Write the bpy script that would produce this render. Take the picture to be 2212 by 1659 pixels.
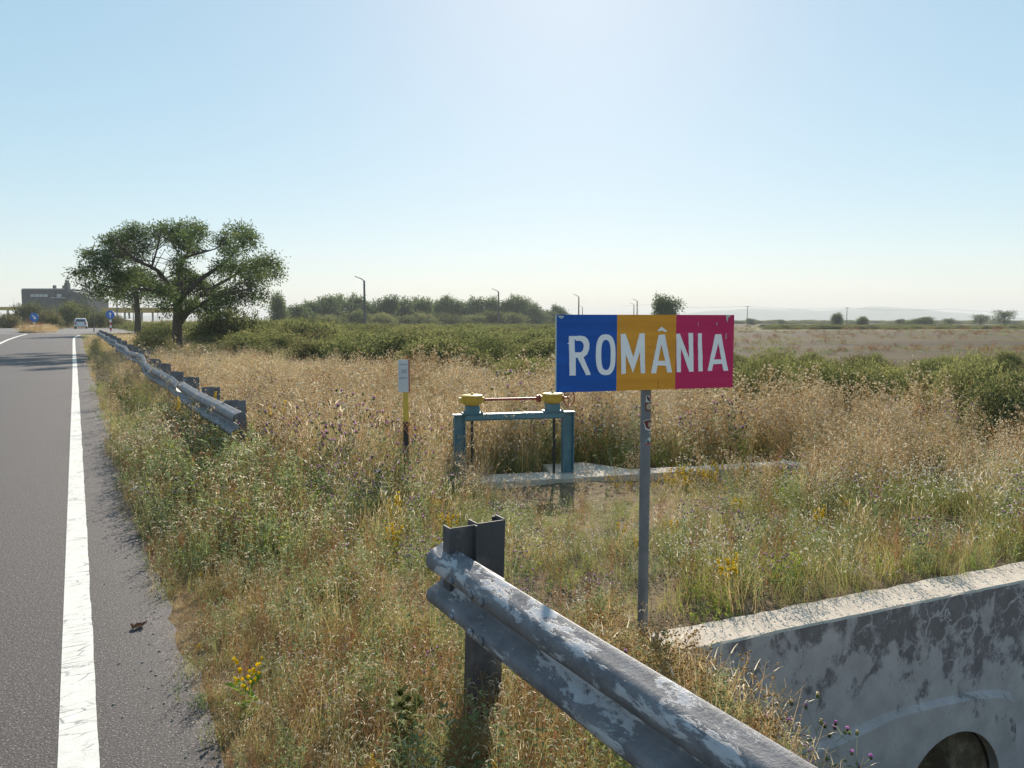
import bpy, bmesh, math, random
import numpy as np
from mathutils import Vector, Matrix

scene = bpy.context.scene
for o in list(bpy.data.objects):
    bpy.data.objects.remove(o)

# ------------------------------------------------------------------ camera
FPX, CX, CY = 1661.0, 1106.0, 829.5        # focal length and centre in a 2212 px wide frame
EYE = 1.7
PITCH = math.atan(137.5 / FPX)
cam_d = bpy.data.cameras.new('camera')
cam_d.sensor_width = 36.0
cam_d.lens = 36.0 * FPX / 2212.0
cam_d.clip_start = 0.05
cam_d.clip_end = 20000
cam = bpy.data.objects.new('camera', cam_d)
cam.location = (0, 0, EYE)
cam.rotation_euler = (math.pi / 2 - PITCH, 0, 0)
scene.collection.objects.link(cam)
scene.camera = cam

# ------------------------------------------------------------------ sky, sun, exposure
SUN_EL = math.radians(28.0)
SUN_AZ = math.radians(4.5)                  # to the right of the viewing axis (+Y)
world = bpy.data.worlds.new('World')
scene.world = world
world.use_nodes = True
wn, wl = world.node_tree.nodes, world.node_tree.links
wn.clear()
sky = wn.new('ShaderNodeTexSky')
sky.sky_type = 'NISHITA'
sky.sun_disc = False
sky.sun_elevation = SUN_EL
sky.sun_rotation = SUN_AZ
sky.altitude = 50
sky.air_density = 1.0
sky.dust_density = 0.25
sky.ozone_density = 3.0
gam = wn.new('ShaderNodeGamma')
gam.inputs['Gamma'].default_value = 0.38
hsv = wn.new('ShaderNodeHueSaturation')
hsv.inputs['Hue'].default_value = 0.482
hsv.inputs['Saturation'].default_value = 1.62
hsv.inputs['Value'].default_value = 1.46
bg = wn.new('ShaderNodeBackground')
bg.inputs['Strength'].default_value = 0.15
wo = wn.new('ShaderNodeOutputWorld')
wl.new(sky.outputs[0], gam.inputs['Color'])
wl.new(gam.outputs[0], hsv.inputs['Color'])
wl.new(hsv.outputs[0], bg.inputs['Color'])
wl.new(bg.outputs[0], wo.inputs['Surface'])

sun_d = bpy.data.lights.new('sun', 'SUN')
sun_d.energy = 4.7
sun_d.angle = math.radians(0.53)
sun_d.color = (1.0, 0.90, 0.76)
sun = bpy.data.objects.new('sun', sun_d)
scene.collection.objects.link(sun)
sdir = Vector((math.sin(SUN_AZ) * math.cos(SUN_EL), math.cos(SUN_AZ) * math.cos(SUN_EL), math.sin(SUN_EL)))
sun.rotation_euler = (-sdir).to_track_quat('-Z', 'Y').to_euler()
sun.location = (0, 0, 60)

vs = scene.view_settings
vs.view_transform = 'Standard'
vs.look = 'None'
vs.exposure = 0.90
vs.gamma = 1.0
vs.use_curve_mapping = False
scene.render.engine = 'CYCLES'
cy = scene.cycles
cy.max_bounces = 6
cy.diffuse_bounces = 3
cy.glossy_bounces = 2
cy.transmission_bounces = 4
cy.transparent_max_bounces = 6
cy.volume_bounces = 0
cy.sample_clamp_indirect = 6.0
cy.use_denoising = True
cy.caustics_reflective = False
cy.caustics_refractive = False

# ------------------------------------------------------------------ geometry helpers
TH = math.radians(29.54)                    # the road runs this far to the left of the viewing axis
CT, STH = math.cos(TH), math.sin(TH)


def W(s, t, z=0.0):
    """road coordinates: s metres right of the edge line, t metres along the road"""
    return Vector((s * CT - t * STH, s * STH + t * CT, z))


def to_st(x, y):
    return x * CT + y * STH, -x * STH + y * CT


def ray(px, py):
    x = (px - CX) / FPX
    y = -(py - CY) / FPX
    return Vector((x, math.cos(PITCH) + y * math.sin(PITCH), -math.sin(PITCH) + y * math.cos(PITCH)))


CAM = Vector((0, 0, EYE))


def at_Y(px, py, Y):
    d = ray(px, py)
    return CAM + d * (Y / d.y)


def at_z(px, py, z):
    d = ray(px, py)
    return CAM + d * ((z - EYE) / d.z)


def at_s(px, py, s):
    d = ray(px, py)
    return CAM + d * (s / (d.x * CT + d.y * STH))


def at_plane(px, py, p0, n):
    d = ray(px, py)
    return CAM + d * ((p0 - CAM).dot(n) / d.dot(n))


def sstep(a, b, x):
    u = np.clip((np.asarray(x, float) - a) / (b - a), 0, 1)
    return u * u * (3 - 2 * u)


def vnoise(x, y, seed=0):
    """smooth value noise, about -1..1"""
    x = np.asarray(x, float)
    y = np.asarray(y, float)
    xi = np.floor(x)
    yi = np.floor(y)
    u = x - xi
    v = y - yi
    u = u * u * (3 - 2 * u)
    v = v * v * (3 - 2 * v)

    def h(a, b):
        q = np.sin(a * 127.1 + b * 311.7 + seed * 74.7) * 43758.5453
        return (q - np.floor(q)) * 2 - 1
    return (h(xi, yi) * (1 - u) * (1 - v) + h(xi + 1, yi) * u * (1 - v) + h(xi, yi + 1) * (1 - u) * v + h(xi + 1, yi + 1) * u * v)


def road_prof(t):
    return 0.5 * sstep(24, 80, t)


# headwall line (front top edge) in road coordinates
HW0 = (2.93, 3.254)
HW1 = (9.6, 2.54)
HW_TOP = -0.20


def hw_t(s):
    return HW0[1] + (np.asarray(s, float) - HW0[0]) * (HW1[1] - HW0[1]) / (HW1[0] - HW0[0])


def ground_h(s, t):
    s = np.asarray(s, float)
    t = np.asarray(t, float)
    z = -0.03 - 0.20 * sstep(0.6, 3.4, s) - 0.10 * sstep(4, 12, s)
    z = np.where(s < 0.6, -0.03, z)
    b = 0.045 * vnoise(s * 0.9, t * 0.9, 1) + 0.025 * vnoise(s * 3.1, t * 3.1, 2)
    b = b * sstep(0.45, 1.4, s)
    z = z + b
    z = z - 0.13 * np.exp(-((s - 6.4) / 3.0) ** 4 - ((t - 7.9) / 1.5) ** 4)
    z = z + road_prof(t) * (1 - 0.9 * sstep(6, 45, s))
    depth = 1.55 * sstep(2.15, 4.5, s) * (1 - sstep(8.2, 10.5, s))
    z = z - np.where(t < hw_t(s) + 0.14, depth, 0)
    flat = np.where((t > hw_t(s) + 0.14) & (s > 2.2) & (s < 10), 1 - sstep(4.2, 5.6, t), 0)
    z = z * (1 - flat) + flat * (HW_TOP - 0.035 + 0.5 * b)
    return z


def gz(x, y):
    s, t = to_st(x, y)
    return float(ground_h(s, t))


# ------------------------------------------------------------------ object helpers
def link(o):
    scene.collection.objects.link(o)
    return o


def tag(o, label=None, cat=None, group=None, kind=None):
    if label:
        o['label'] = label
    if cat:
        o['category'] = cat
    if group:
        o['group'] = group
    if kind:
        o['kind'] = kind
    return o


def empty(name, loc=(0, 0, 0), rz=0.0, label=None, cat=None, group=None):
    o = bpy.data.objects.new(name, None)
    o.empty_display_size = 0.2
    o.location = loc
    o.rotation_euler = (0, 0, rz)
    link(o)
    return tag(o, label, cat, group)


class MB:
    """collects polygons, build() links them as one mesh object"""

    def __init__(self):
        self.v = []
        self.f = []
        self.m = []
        self.sm = []

    def add(self, verts, faces, mi=0, smooth=False):
        b = len(self.v)
        self.v += [tuple(q) for q in verts]
        self.f += [tuple(b + i for i in f) for f in faces]
        self.m += [mi] * len(faces)
        self.sm += [smooth] * len(faces)

    def box(self, lo, hi, mi=0, mat=None):
        x0, y0, z0 = lo
        x1, y1, z1 = hi
        v = [Vector(q) for q in ((x0, y0, z0), (x1, y0, z0), (x1, y1, z0), (x0, y1, z0), (x0, y0, z1), (x1, y0, z1), (x1, y1, z1), (x0, y1, z1))]
        if mat is not None:
            v = [mat @ q for q in v]
        self.add(v, [(3, 2, 1, 0), (4, 5, 6, 7), (0, 1, 5, 4), (1, 2, 6, 5), (2, 3, 7, 6), (3, 0, 4, 7)], mi)

    def tube(self, pts, radii, n=8, mi=0, cap=True, smooth=True):
        pts = [Vector(p) for p in pts]
        if not hasattr(radii, '__len__'):
            radii = [radii] * len(pts)
        rings = []
        up = Vector((0.31, 0.17, 0.93)).normalized()
        for i, p in enumerate(pts):
            a = pts[max(i - 1, 0)]
            b = pts[min(i + 1, len(pts) - 1)]
            d = (b - a).normalized()
            if abs(d.dot(up)) > 0.97:
                sx = d.cross(Vector((1, 0, 0))).normalized()
            else:
                sx = d.cross(up).normalized()
            sy = d.cross(sx)
            rings.append([p + (sx * math.cos(2 * math.pi * k / n) + sy * math.sin(2 * math.pi * k / n)) * radii[i] for k in range(n)])
        v = [q for r in rings for q in r]
        f = []
        for i in range(len(rings) - 1):
            for k in range(n):
                k2 = (k + 1) % n
                f.append((i * n + k, i * n + k2, (i + 1) * n + k2, (i + 1) * n + k))
        self.add(v, f, mi, smooth)
        if cap:
            self.add(rings[0], [tuple(reversed(range(n)))], mi)
            self.add(rings[-1], [tuple(range(n))], mi)

    def lathe(self, prof, n=16, mat=None, mi=0, smooth=True):
        """prof: (radius, z) pairs round local Z"""
        v = []
        for r, z in prof:
            for k in range(n):
                a = 2 * math.pi * k / n
                q = Vector((r * math.cos(a), r * math.sin(a), z))
                v.append(mat @ q if mat is not None else q)
        f = []
        for i in range(len(prof) - 1):
            for k in range(n):
                k2 = (k + 1) % n
                f.append((i * n + k, i * n + k2, (i + 1) * n + k2, (i + 1) * n + k))
        f.append(tuple(reversed(range(n))))
        f.append(tuple((len(prof) - 1) * n + k for k in range(n)))
        self.add(v, f, mi, smooth)

    def prism(self, poly, fn, a, b, mi=0):
        """poly: 2D outline, fn(u, v, w) -> point; extruded from w=a to w=b"""
        n = len(poly)
        v = [fn(u, w, a) for u, w in poly] + [fn(u, w, b) for u, w in poly]
        f = [tuple(range(n)), tuple(reversed(range(n, 2 * n)))]
        for k in range(n):
            k2 = (k + 1) % n
            f.append((k2, k, n + k, n + k2))
        self.add(v, f, mi)

    def mesh(self, name, mats):
        me = bpy.data.meshes.new(name)
        me.from_pydata(self.v, [], self.f)
        for m in (mats if isinstance(mats, (list, tuple)) else [mats]):
            me.materials.append(m)
        me.polygons.foreach_set('material_index', self.m)
        me.polygons.foreach_set('use_smooth', self.sm)
        me.update()
        bm = bmesh.new()
        bm.from_mesh(me)
        bmesh.ops.recalc_face_normals(bm, faces=bm.faces)
        bm.to_mesh(me)
        bm.free()
        return me

    def build(self, name, mats, parent=None, loc=None, rz=0.0, bevel=0.0):
        o = bpy.data.objects.new(name, self.mesh(name, mats))
        if loc is not None:
            o.location = loc
            o.rotation_euler = (0, 0, rz)
        link(o)
        if parent is not None:
            o.parent = parent
        if bevel:
            m = o.modifiers.new('bevel', 'BEVEL')
            m.width = bevel
            m.segments = 2
            m.limit_method = 'ANGLE'
        return o


def arr_mesh(name, V, Q, mats, mi=None, smooth=False):
    """mesh from numpy arrays; Q holds quads (N,4)"""
    me = bpy.data.meshes.new(name)
    V = np.asarray(V, np.float32)
    Q = np.asarray(Q, np.int32)
    me.vertices.add(len(V))
    me.vertices.foreach_set('co', V.ravel())
    me.loops.add(Q.size)
    me.loops.foreach_set('vertex_index', Q.ravel())
    me.polygons.add(len(Q))
    me.polygons.foreach_set('loop_start', np.arange(0, Q.size, 4, dtype=np.int32))
    for m in mats:
        me.materials.append(m)
    if mi is not None:
        me.polygons.foreach_set('material_index', np.asarray(mi, np.int32))
    if smooth:
        me.polygons.foreach_set('use_smooth', np.ones(len(Q), bool))
    me.update(calc_edges=True)
    me.validate()
    return me


# ------------------------------------------------------------------ materials
MATS = {}


def new_mat(name):
    m = bpy.data.materials.new(name)
    m.use_nodes = True
    nt = m.node_tree
    nt.nodes.clear()
    out = nt.nodes.new('ShaderNodeOutputMaterial')
    MATS[name] = m
    return m, nt.nodes, nt.links, out


def nd(nodes, typ, **kw):
    n = nodes.new(typ)
    for k, v in kw.items():
        if k in n.inputs:
            n.inputs[k].default_value = v
        else:
            setattr(n, k, v)
    return n


def rgb(c):
    return (c[0], c[1], c[2], 1.0)


def mixc(nodes, links, fac, a, b, blend='MIX'):
    m = nodes.new('ShaderNodeMix')
    m.data_type = 'RGBA'
    m.blend_type = blend
    for sock, val in ((m.inputs[0], fac), (m.inputs[6], a), (m.inputs[7], b)):
        if hasattr(val, 'is_output'):
            links.new(val, sock)
        elif sock == m.inputs[0]:
            sock.default_value = val
        else:
            sock.default_value = rgb(val)
    return m.outputs[2]


def ramp(nodes, links, val, lo, hi, c0=(0, 0, 0), c1=(1, 1, 1)):
    r = nodes.new('ShaderNodeValToRGB')
    r.color_ramp.elements[0].position = lo
    r.color_ramp.elements[1].position = hi
    r.color_ramp.elements[0].color = rgb(c0)
    r.color_ramp.elements[1].color = rgb(c1)
    links.new(val, r.inputs[0])
    return r.outputs[0]


def noise(nodes, links, scale, detail=4, rough=0.55, vec=None, dist=0.0):
    n = nd(nodes, 'ShaderNodeTexNoise')
    n.inputs['Scale'].default_value = scale
    n.inputs['Detail'].default_value = detail
    n.inputs['Roughness'].default_value = rough
    n.inputs['Distortion'].default_value = dist
    if vec is not None:
        links.new(vec, n.inputs['Vector'])
    return n.outputs[0]


def objvec(nodes, links, scale=(1, 1, 1), rot=(0, 0, 0), kind='Object'):
    tc = nodes.new('ShaderNodeTexCoord')
    mp = nodes.new('ShaderNodeMapping')
    mp.inputs['Scale'].default_value = scale
    mp.inputs['Rotation'].default_value = rot
    links.new(tc.outputs[kind], mp.inputs['Vector'])
    return mp.outputs[0]


def railvec(nodes, links, scale):
    tc = nodes.new('ShaderNodeTexCoord')
    a = nodes.new('ShaderNodeMapping')
    a.inputs['Rotation'].default_value = (0, 0, -TH)
    b = nodes.new('ShaderNodeMapping')
    b.inputs['Scale'].default_value = scale
    links.new(tc.outputs['Object'], a.inputs['Vector'])
    links.new(a.outputs[0], b.inputs['Vector'])
    return b.outputs[0]


def paint(name, c, rough=0.5, c2=None, scale=6.0, lo=0.45, hi=0.6, metal=0.0, bump=0.0, bscale=60.0, spec=0.5):
    """painted or plain solid surface with a noise-shaped second colour (wear, dirt)"""
    m, n, l, out = new_mat(name)
    p = nd(n, 'ShaderNodeBsdfPrincipled', Roughness=rough, Metallic=metal)
    p.inputs['Specular IOR Level'].default_value = spec
    v = objvec(n, l)
    if c2 is not None:
        f = ramp(n, l, noise(n, l, scale, 6, 0.65, v, 0.4), lo, hi)
        l.new(mixc(n, l, f, c, c2), p.inputs['Base Color'])
    else:
        f = ramp(n, l, noise(n, l, scale, 4, 0.6, v), 0.3, 0.7)
        l.new(mixc(n, l, f, [q * 0.9 for q in c], [min(1, q * 1.08) for q in c]), p.inputs['Base Color'])
    if bump:
        b = nd(n, 'ShaderNodeBump', Strength=bump, Distance=0.01)
        l.new(noise(n, l, bscale, 5, 0.6, v), b.inputs['Height'])
        l.new(b.outputs[0], p.inputs['Normal'])
    l.new(p.outputs[0], out.inputs[0])
    return m


def veg(name, c1, c2, trans=0.45, c3=None):
    """leaf or straw: diffuse plus light shining through, colour varied per plant and per leaf"""
    m, n, l, out = new_mat(name)
    oi = n.new('ShaderNodeObjectInfo')
    ge = n.new('ShaderNodeNewGeometry')
    a = n.new('ShaderNodeMath')
    a.operation = 'ADD'
    l.new(oi.outputs['Random'], a.inputs[0])
    l.new(ge.outputs['Random Per Island'], a.inputs[1])
    h = n.new('ShaderNodeMath')
    h.operation = 'MULTIPLY'
    h.inputs[1].default_value = 0.5
    l.new(a.outputs[0], h.inputs[0])
    r = n.new('ShaderNodeValToRGB')
    r.color_ramp.elements[0].position = 0.2
    r.color_ramp.elements[1].position = 0.8
    r.color_ramp.elements[0].color = rgb(c1)
    r.color_ramp.elements[1].color = rgb(c2)
    if c3 is not None:
        e = r.color_ramp.elements.new(0.93)
        e.color = rgb(c3)
    l.new(h.outputs[0], r.inputs[0])
    d = n.new('ShaderNodeBsdfDiffuse')
    t = n.new('ShaderNodeBsdfTranslucent')
    mx = n.new('ShaderNodeMixShader')
    mx.inputs[0].default_value = trans
    l.new(r.outputs[0], d.inputs[0])
    l.new(r.outputs[0], t.inputs[0])
    l.new(d.outputs[0], mx.inputs[1])
    l.new(t.outputs[0], mx.inputs[2])
    l.new(mx.outputs[0], out.inputs[0])
    return m


# --- ground
def ground_material():
    m, n, l, out = new_mat('soil')
    p = nd(n, 'ShaderNodeBsdfPrincipled', Roughness=0.95)
    p.inputs['Specular IOR Level'].default_value = 0.1
    v = objvec(n, l)
    col = mixc(n, l, ramp(n, l, noise(n, l, 0.9, 5, 0.6, v), 0.35, 0.65), (0.125, 0.082, 0.055), (0.175, 0.13, 0.078))
    col = mixc(n, l, ramp(n, l, noise(n, l, 9, 5, 0.7, v), 0.45, 0.7), col, (0.30, 0.23, 0.14))
    col = mixc(n, l, ramp(n, l, noise(n, l, 60, 3, 0.7, v), 0.52, 0.75), col, (0.08, 0.055, 0.04))
    # far colours carried by the 'zone' attribute (field and dry grassland)
    at = n.new('ShaderNodeAttribute')
    at.attribute_name = 'zone'
    sep = n.new('ShaderNodeSeparateColor')
    l.new(at.outputs['Color'], sep.inputs[0])
    vs_ = objvec(n, l, (0.012, 0.16, 1), (0, 0, 0.12))
    f1 = ramp(n, l, noise(n, l, 1.0, 5, 0.6, vs_), 0.35, 0.68)
    fcol = mixc(n, l, f1, (0.036, 0.025, 0.013), (0.088, 0.058, 0.03))
    fcol = mixc(n, l, ramp(n, l, noise(n, l, 0.25, 6, 0.7, v), 0.5, 0.75), fcol, (0.075, 0.075, 0.032))
    col = mixc(n, l, sep.outputs[0], col, fcol)
    gcol = mixc(n, l, ramp(n, l, noise(n, l, 0.3, 5, 0.65, v), 0.38, 0.62), (0.10, 0.12, 0.045), (0.24, 0.18, 0.09))
    col = mixc(n, l, sep.outputs[1], col, gcol)
    l.new(col, p.inputs['Base Color'])
    b = nd(n, 'ShaderNodeBump', Strength=0.8, Distance=0.03)
    l.new(noise(n, l, 22, 6, 0.7, v), b.inputs['Height'])
    l.new(b.outputs[0], p.inputs['Normal'])
    l.new(p.outputs[0], out.inputs[0])
    return m


def asphalt_material(name, base, light):
    m, n, l, out = new_mat(name)
    p = nd(n, 'ShaderNodeBsdfPrincipled', Roughness=0.72)
    p.inputs['Specular IOR Level'].default_value = 0.45
    v = objvec(n, l)
    col = mixc(n, l, ramp(n, l, noise(n, l, 0.35, 4, 0.6, v), 0.35, 0.65), base, [q * 1.22 for q in base])
    # wear along the wheel tracks: noise stretched along the road
    v2 = railvec(n, l, (1.5, 0.05, 1))
    col = mixc(n, l, ramp(n, l, noise(n, l, 1.0, 3, 0.5, v2), 0.42, 0.62), col, [q * 1.35 for q in base])
    vo = nd(n, 'ShaderNodeTexVoronoi', Scale=85.0)
    l.new(v, vo.inputs['Vector'])
    sp = ramp(n, l, vo.outputs['Distance'], 0.05, 0.45, (1, 1, 1), (0, 0, 0))
    col = mixc(n, l, sp, [q * 0.45 for q in base], col)
    sp2 = ramp(n, l, noise(n, l, 95, 3, 0.6, v), 0.56, 0.68)
    col = mixc(n, l, sp2, col, light)
    l.new(col, p.inputs['Base Color'])
    b = nd(n, 'ShaderNodeBump', Strength=0.9, Distance=0.008)
    l.new(noise(n, l, 130, 4, 0.7, v), b.inputs['Height'])
    l.new(b.outputs[0], p.inputs['Normal'])
    l.new(p.outputs[0], out.inputs[0])
    return m


def line_material():
    m, n, l, out = new_mat('road_paint')
    p = nd(n, 'ShaderNodeBsdfPrincipled', Roughness=0.8)
    v = objvec(n, l)
    vw = railvec(n, l, (9, 26, 1))
    vo = nd(n, 'ShaderNodeTexVoronoi', feature='DISTANCE_TO_EDGE', Scale=1.0)
    l.new(mixc(n, l, 0.35, vw, noise(n, l, 1.2, 4, 0.7, vw)), vo.inputs['Vector'])
    crack = ramp(n, l, vo.outputs['Distance'], 0.008, 0.045, (1, 1, 1), (0, 0, 0))
    keep = ramp(n, l, noise(n, l, 3.0, 4, 0.6, v), 0.44, 0.62)
    mu = n.new('ShaderNodeMath')
    mu.operation = 'MULTIPLY'
    l.new(crack, mu.inputs[0])
    l.new(keep, mu.inputs[1])
    col = mixc(n, l, ramp(n, l, noise(n, l, 14, 5, 0.65, v), 0.3, 0.7), (0.54, 0.53, 0.49), (0.68, 0.67, 0.63))
    col = mixc(n, l, mu.outputs[0], col, (0.10, 0.10, 0.11))
    spots = ramp(n, l, noise(n, l, 75, 3, 0.7, v), 0.66, 0.72)
    col = mixc(n, l, spots, col, (0.2, 0.2, 0.2))
    l.new(col, p.inputs['Base Color'])
    b = nd(n, 'ShaderNodeBump', Strength=0.4, Distance=0.004)
    l.new(noise(n, l, 140, 3, 0.6, v), b.inputs['Height'])
    l.new(b.outputs[0], p.inputs['Normal'])
    l.new(p.outputs[0], out.inputs[0])
    return m


def wall_material():
    """old lime render: pale coat, dark weathered patches with pale crack lines, streaks from the top"""
    m, n, l, out = new_mat('weathered_render')
    p = nd(n, 'ShaderNodeBsdfPrincipled', Roughness=0.92)
    p.inputs['Specular IOR Level'].default_value = 0.2
    v = objvec(n, l)
    pale = mixc(n, l, ramp(n, l, noise(n, l, 5, 5, 0.6, v), 0.3, 0.7), (0.38, 0.345, 0.345), (0.54, 0.50, 0.495))
    dark = mixc(n, l, ramp(n, l, noise(n, l, 7, 5, 0.7, v), 0.3, 0.7), (0.155, 0.135, 0.14), (0.235, 0.21, 0.215))
    vst = objvec(n, l, (4.5, 4.5, 2.2))
    big = noise(n, l, 3.4, 6, 0.65, v, 0.4)
    stre = noise(n, l, 1.7, 6, 0.72, vst)
    sp = n.new('ShaderNodeSeparateXYZ')
    l.new(v, sp.inputs[0])
    # patches sit mostly in the upper part and to the right
    a1 = n.new('ShaderNodeMath')
    a1.operation = 'MULTIPLY_ADD'
    a1.inputs[1].default_value = 0.085
    a1.inputs[2].default_value = -0.055
    l.new(sp.outputs[0], a1.inputs[0])
    a2 = n.new('ShaderNodeMath')
    a2.operation = 'MULTIPLY_ADD'
    a2.inputs[1].default_value = 0.30
    l.new(sp.outputs[2], a2.inputs[0])
    l.new(a1.outputs[0], a2.inputs[2])
    b1 = n.new('ShaderNodeMath')
    b1.operation = 'ADD'
    l.new(big, b1.inputs[0])
    l.new(a2.outputs[0], b1.inputs[1])
    b2 = n.new('ShaderNodeMath')
    b2.operation = 'MULTIPLY_ADD'
    b2.inputs[1].default_value = 0.70
    l.new(stre, b2.inputs[0])
    l.new(b1.outputs[0], b2.inputs[2])
    patch = ramp(n, l, b2.outputs[0], 0.83, 0.92)
    vo = nd(n, 'ShaderNodeTexVoronoi', feature='DISTANCE_TO_EDGE', Scale=7.0)
    wv = mixc(n, l, 0.22, v, noise(n, l, 9, 4, 0.6, v))
    l.new(wv, vo.inputs['Vector'])
    crack = ramp(n, l, vo.outputs['Distance'], 0.012, 0.07, (1, 1, 1), (0, 0, 0))
    cm = n.new('ShaderNodeMath')
    cm.operation = 'MULTIPLY'
    l.new(crack, cm.inputs[0])
    l.new(ramp(n, l, noise(n, l, 2.4, 5, 0.6, v), 0.44, 0.60), cm.inputs[1])
    col = mixc(n, l, patch, pale, dark)
    col = mixc(n, l, cm.outputs[0], col, pale)
    # moss and dirt specks
    col = mixc(n, l, ramp(n, l, noise(n, l, 40, 4, 0.7, v), 0.60, 0.75), col, (0.17, 0.15, 0.14))
    l.new(col, p.inputs['Base Color'])
    b = nd(n, 'ShaderNodeBump', Strength=0.5, Distance=0.012)
    l.new(noise(n, l, 28, 6, 0.7, v), b.inputs['Height'])
    l.new(b.outputs[0], p.inputs['Normal'])
    l.new(p.outputs[0], out.inputs[0])
    return m


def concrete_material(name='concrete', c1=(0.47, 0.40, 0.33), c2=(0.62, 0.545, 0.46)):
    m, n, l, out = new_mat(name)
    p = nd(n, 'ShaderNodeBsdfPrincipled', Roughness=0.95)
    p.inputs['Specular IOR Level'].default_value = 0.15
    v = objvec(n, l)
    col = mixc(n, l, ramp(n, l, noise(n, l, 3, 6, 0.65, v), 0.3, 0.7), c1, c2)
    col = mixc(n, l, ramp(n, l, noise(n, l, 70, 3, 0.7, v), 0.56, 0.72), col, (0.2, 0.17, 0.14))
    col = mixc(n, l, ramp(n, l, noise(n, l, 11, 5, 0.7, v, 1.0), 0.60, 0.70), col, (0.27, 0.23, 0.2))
    l.new(col, p.inputs['Base Color'])
    b = nd(n, 'ShaderNodeBump', Strength=0.7, Distance=0.012)
    l.new(noise(n, l, 55, 6, 0.75, v), b.inputs['Height'])
    l.new(b.outputs[0], p.inputs['Normal'])
    l.new(p.outputs[0], out.inputs[0])
    return m


def rail_material(name='peeling_rail_paint', lo=0.515):
    """galvanised steel under flaking pale paint, dirt in between"""
    m, n, l, out = new_mat(name)
    p = nd(n, 'ShaderNodeBsdfPrincipled')
    p.inputs['Specular IOR Level'].default_value = 0.45
    v = objvec(n, l)
    vst = railvec(n, l, (5.0, 2.6, 9.0))
    steel = mixc(n, l, ramp(n, l, noise(n, l, 7, 6, 0.7, v), 0.35, 0.65), (0.085, 0.085, 0.10), (0.19, 0.19, 0.21))
    coat = mixc(n, l, ramp(n, l, noise(n, l, 12, 4, 0.6, v), 0.3, 0.7), (0.36, 0.36, 0.39), (0.46, 0.46, 0.49))
    f = ramp(n, l, noise(n, l, 1.3, 10, 0.74, vst, 0.25), lo, lo + 0.03)
    col = mixc(n, l, f, steel, coat)
    rust = ramp(n, l, noise(n, l, 18, 6, 0.75, v), 0.64, 0.72)
    col = mixc(n, l, rust, col, (0.10, 0.075, 0.07))
    l.new(col, p.inputs['Base Color'])
    p.inputs['Roughness'].default_value = 0.55
    b = nd(n, 'ShaderNodeBump', Strength=0.45, Distance=0.004)
    s = n.new('ShaderNodeMath')
    s.operation = 'ADD'
    l.new(f, s.inputs[0])
    l.new(noise(n, l, 70, 5, 0.7, v), s.inputs[1])
    l.new(s.outputs[0], b.inputs['Height'])
    l.new(b.outputs[0], p.inputs['Normal'])
    l.new(p.outputs[0], out.inputs[0])
    return m


def sign_material(name, c, c2, spec=0.35, chip=0.80):
    """hand-painted sheet: even coat, faint brush bands, small chips showing pale primer"""
    m, n, l, out = new_mat(name)
    p = nd(n, 'ShaderNodeBsdfPrincipled', Roughness=0.5)
    p.inputs['Specular IOR Level'].default_value = spec
    v = objvec(n, l)
    vb = objvec(n, l, (1.2, 1.2, 9))
    col = mixc(n, l, ramp(n, l, noise(n, l, 2.2, 5, 0.6, vb), 0.3, 0.7), c, c2)
    vs2 = objvec(n, l, (16, 16, 2.2))
    col = mixc(n, l, ramp(n, l, noise(n, l, 1.5, 5, 0.6, vs2), 0.715, 0.74), col, (0.62, 0.6, 0.62))
    l.new(col, p.inputs['Base Color'])
    b = nd(n, 'ShaderNodeBump', Strength=0.12, Distance=0.003)
    l.new(noise(n, l, 160, 3, 0.6, v), b.inputs['Height'])
    l.new(b.outputs[0], p.inputs['Normal'])
    l.new(p.outputs[0], out.inputs[0])
    return m


M_soil = ground_material()
M_asph = asphalt_material('asphalt', (0.094, 0.078, 0.080), (0.30, 0.27, 0.26))
M_asph2 = asphalt_material('old_concrete_paving', (0.21, 0.19, 0.185), (0.30, 0.28, 0.27))
M_line = line_material()
M_wall = wall_material()
M_conc = concrete_material()
M_rail = rail_material()
M_barrel_shade = concrete_material('shade_dark_concrete', (0.035, 0.03, 0.03), (0.06, 0.055, 0.05))  # barrel concrete made near black, the shade inside the culvert put into the colour
M_blue = sign_material('blue_sign_paint', (0.002, 0.075, 0.36), (0.003, 0.10, 0.46))
M_yel = sign_material('ochre_sign_paint', (0.66, 0.27, 0.018), (0.80, 0.35, 0.03))
M_red = sign_material('crimson_sign_paint', (0.52, 0.012, 0.095), (0.62, 0.02, 0.13))
M_white = paint('white_letter_paint', (0.90, 0.90, 0.92), 0.5, (0.78, 0.79, 0.84), 5.0, 0.5, 0.75)
M_edge = paint('sheet_edge', (0.55, 0.60, 0.52), 0.6)
M_pole = paint('grey_pole_paint', (0.135, 0.145, 0.165), 0.45, (0.18, 0.19, 0.21), 5, 0.4, 0.6)
M_teal = paint('teal_steel_paint', (0.07, 0.17, 0.22), 0.5, (0.14, 0.25, 0.29), 5, 0.42, 0.7, bump=0.2)
M_gear = paint('ochre_gear_paint', (0.62, 0.40, 0.06), 0.5, (0.45, 0.28, 0.06), 9, 0.5, 0.75)
M_redp = paint('red_oxide_paint', (0.36, 0.065, 0.045), 0.45, (0.24, 0.06, 0.05), 9, 0.5, 0.7)
M_black = paint('black_steel', (0.02, 0.02, 0.025), 0.5)
M_yelpost = paint('yellow_post_paint', (0.60, 0.42, 0.06), 0.5)
M_plate = paint('faded_plate', (0.62, 0.62, 0.64), 0.6, (0.50, 0.50, 0.52), 4, 0.4, 0.7)
M_print = paint('faded_print', (0.33, 0.34, 0.36), 0.7)
M_bark = paint('bark', (0.075, 0.060, 0.048), 0.95, (0.13, 0.105, 0.085), 6, 0.4, 0.65, bump=0.9, bscale=14, spec=0.1)
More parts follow.
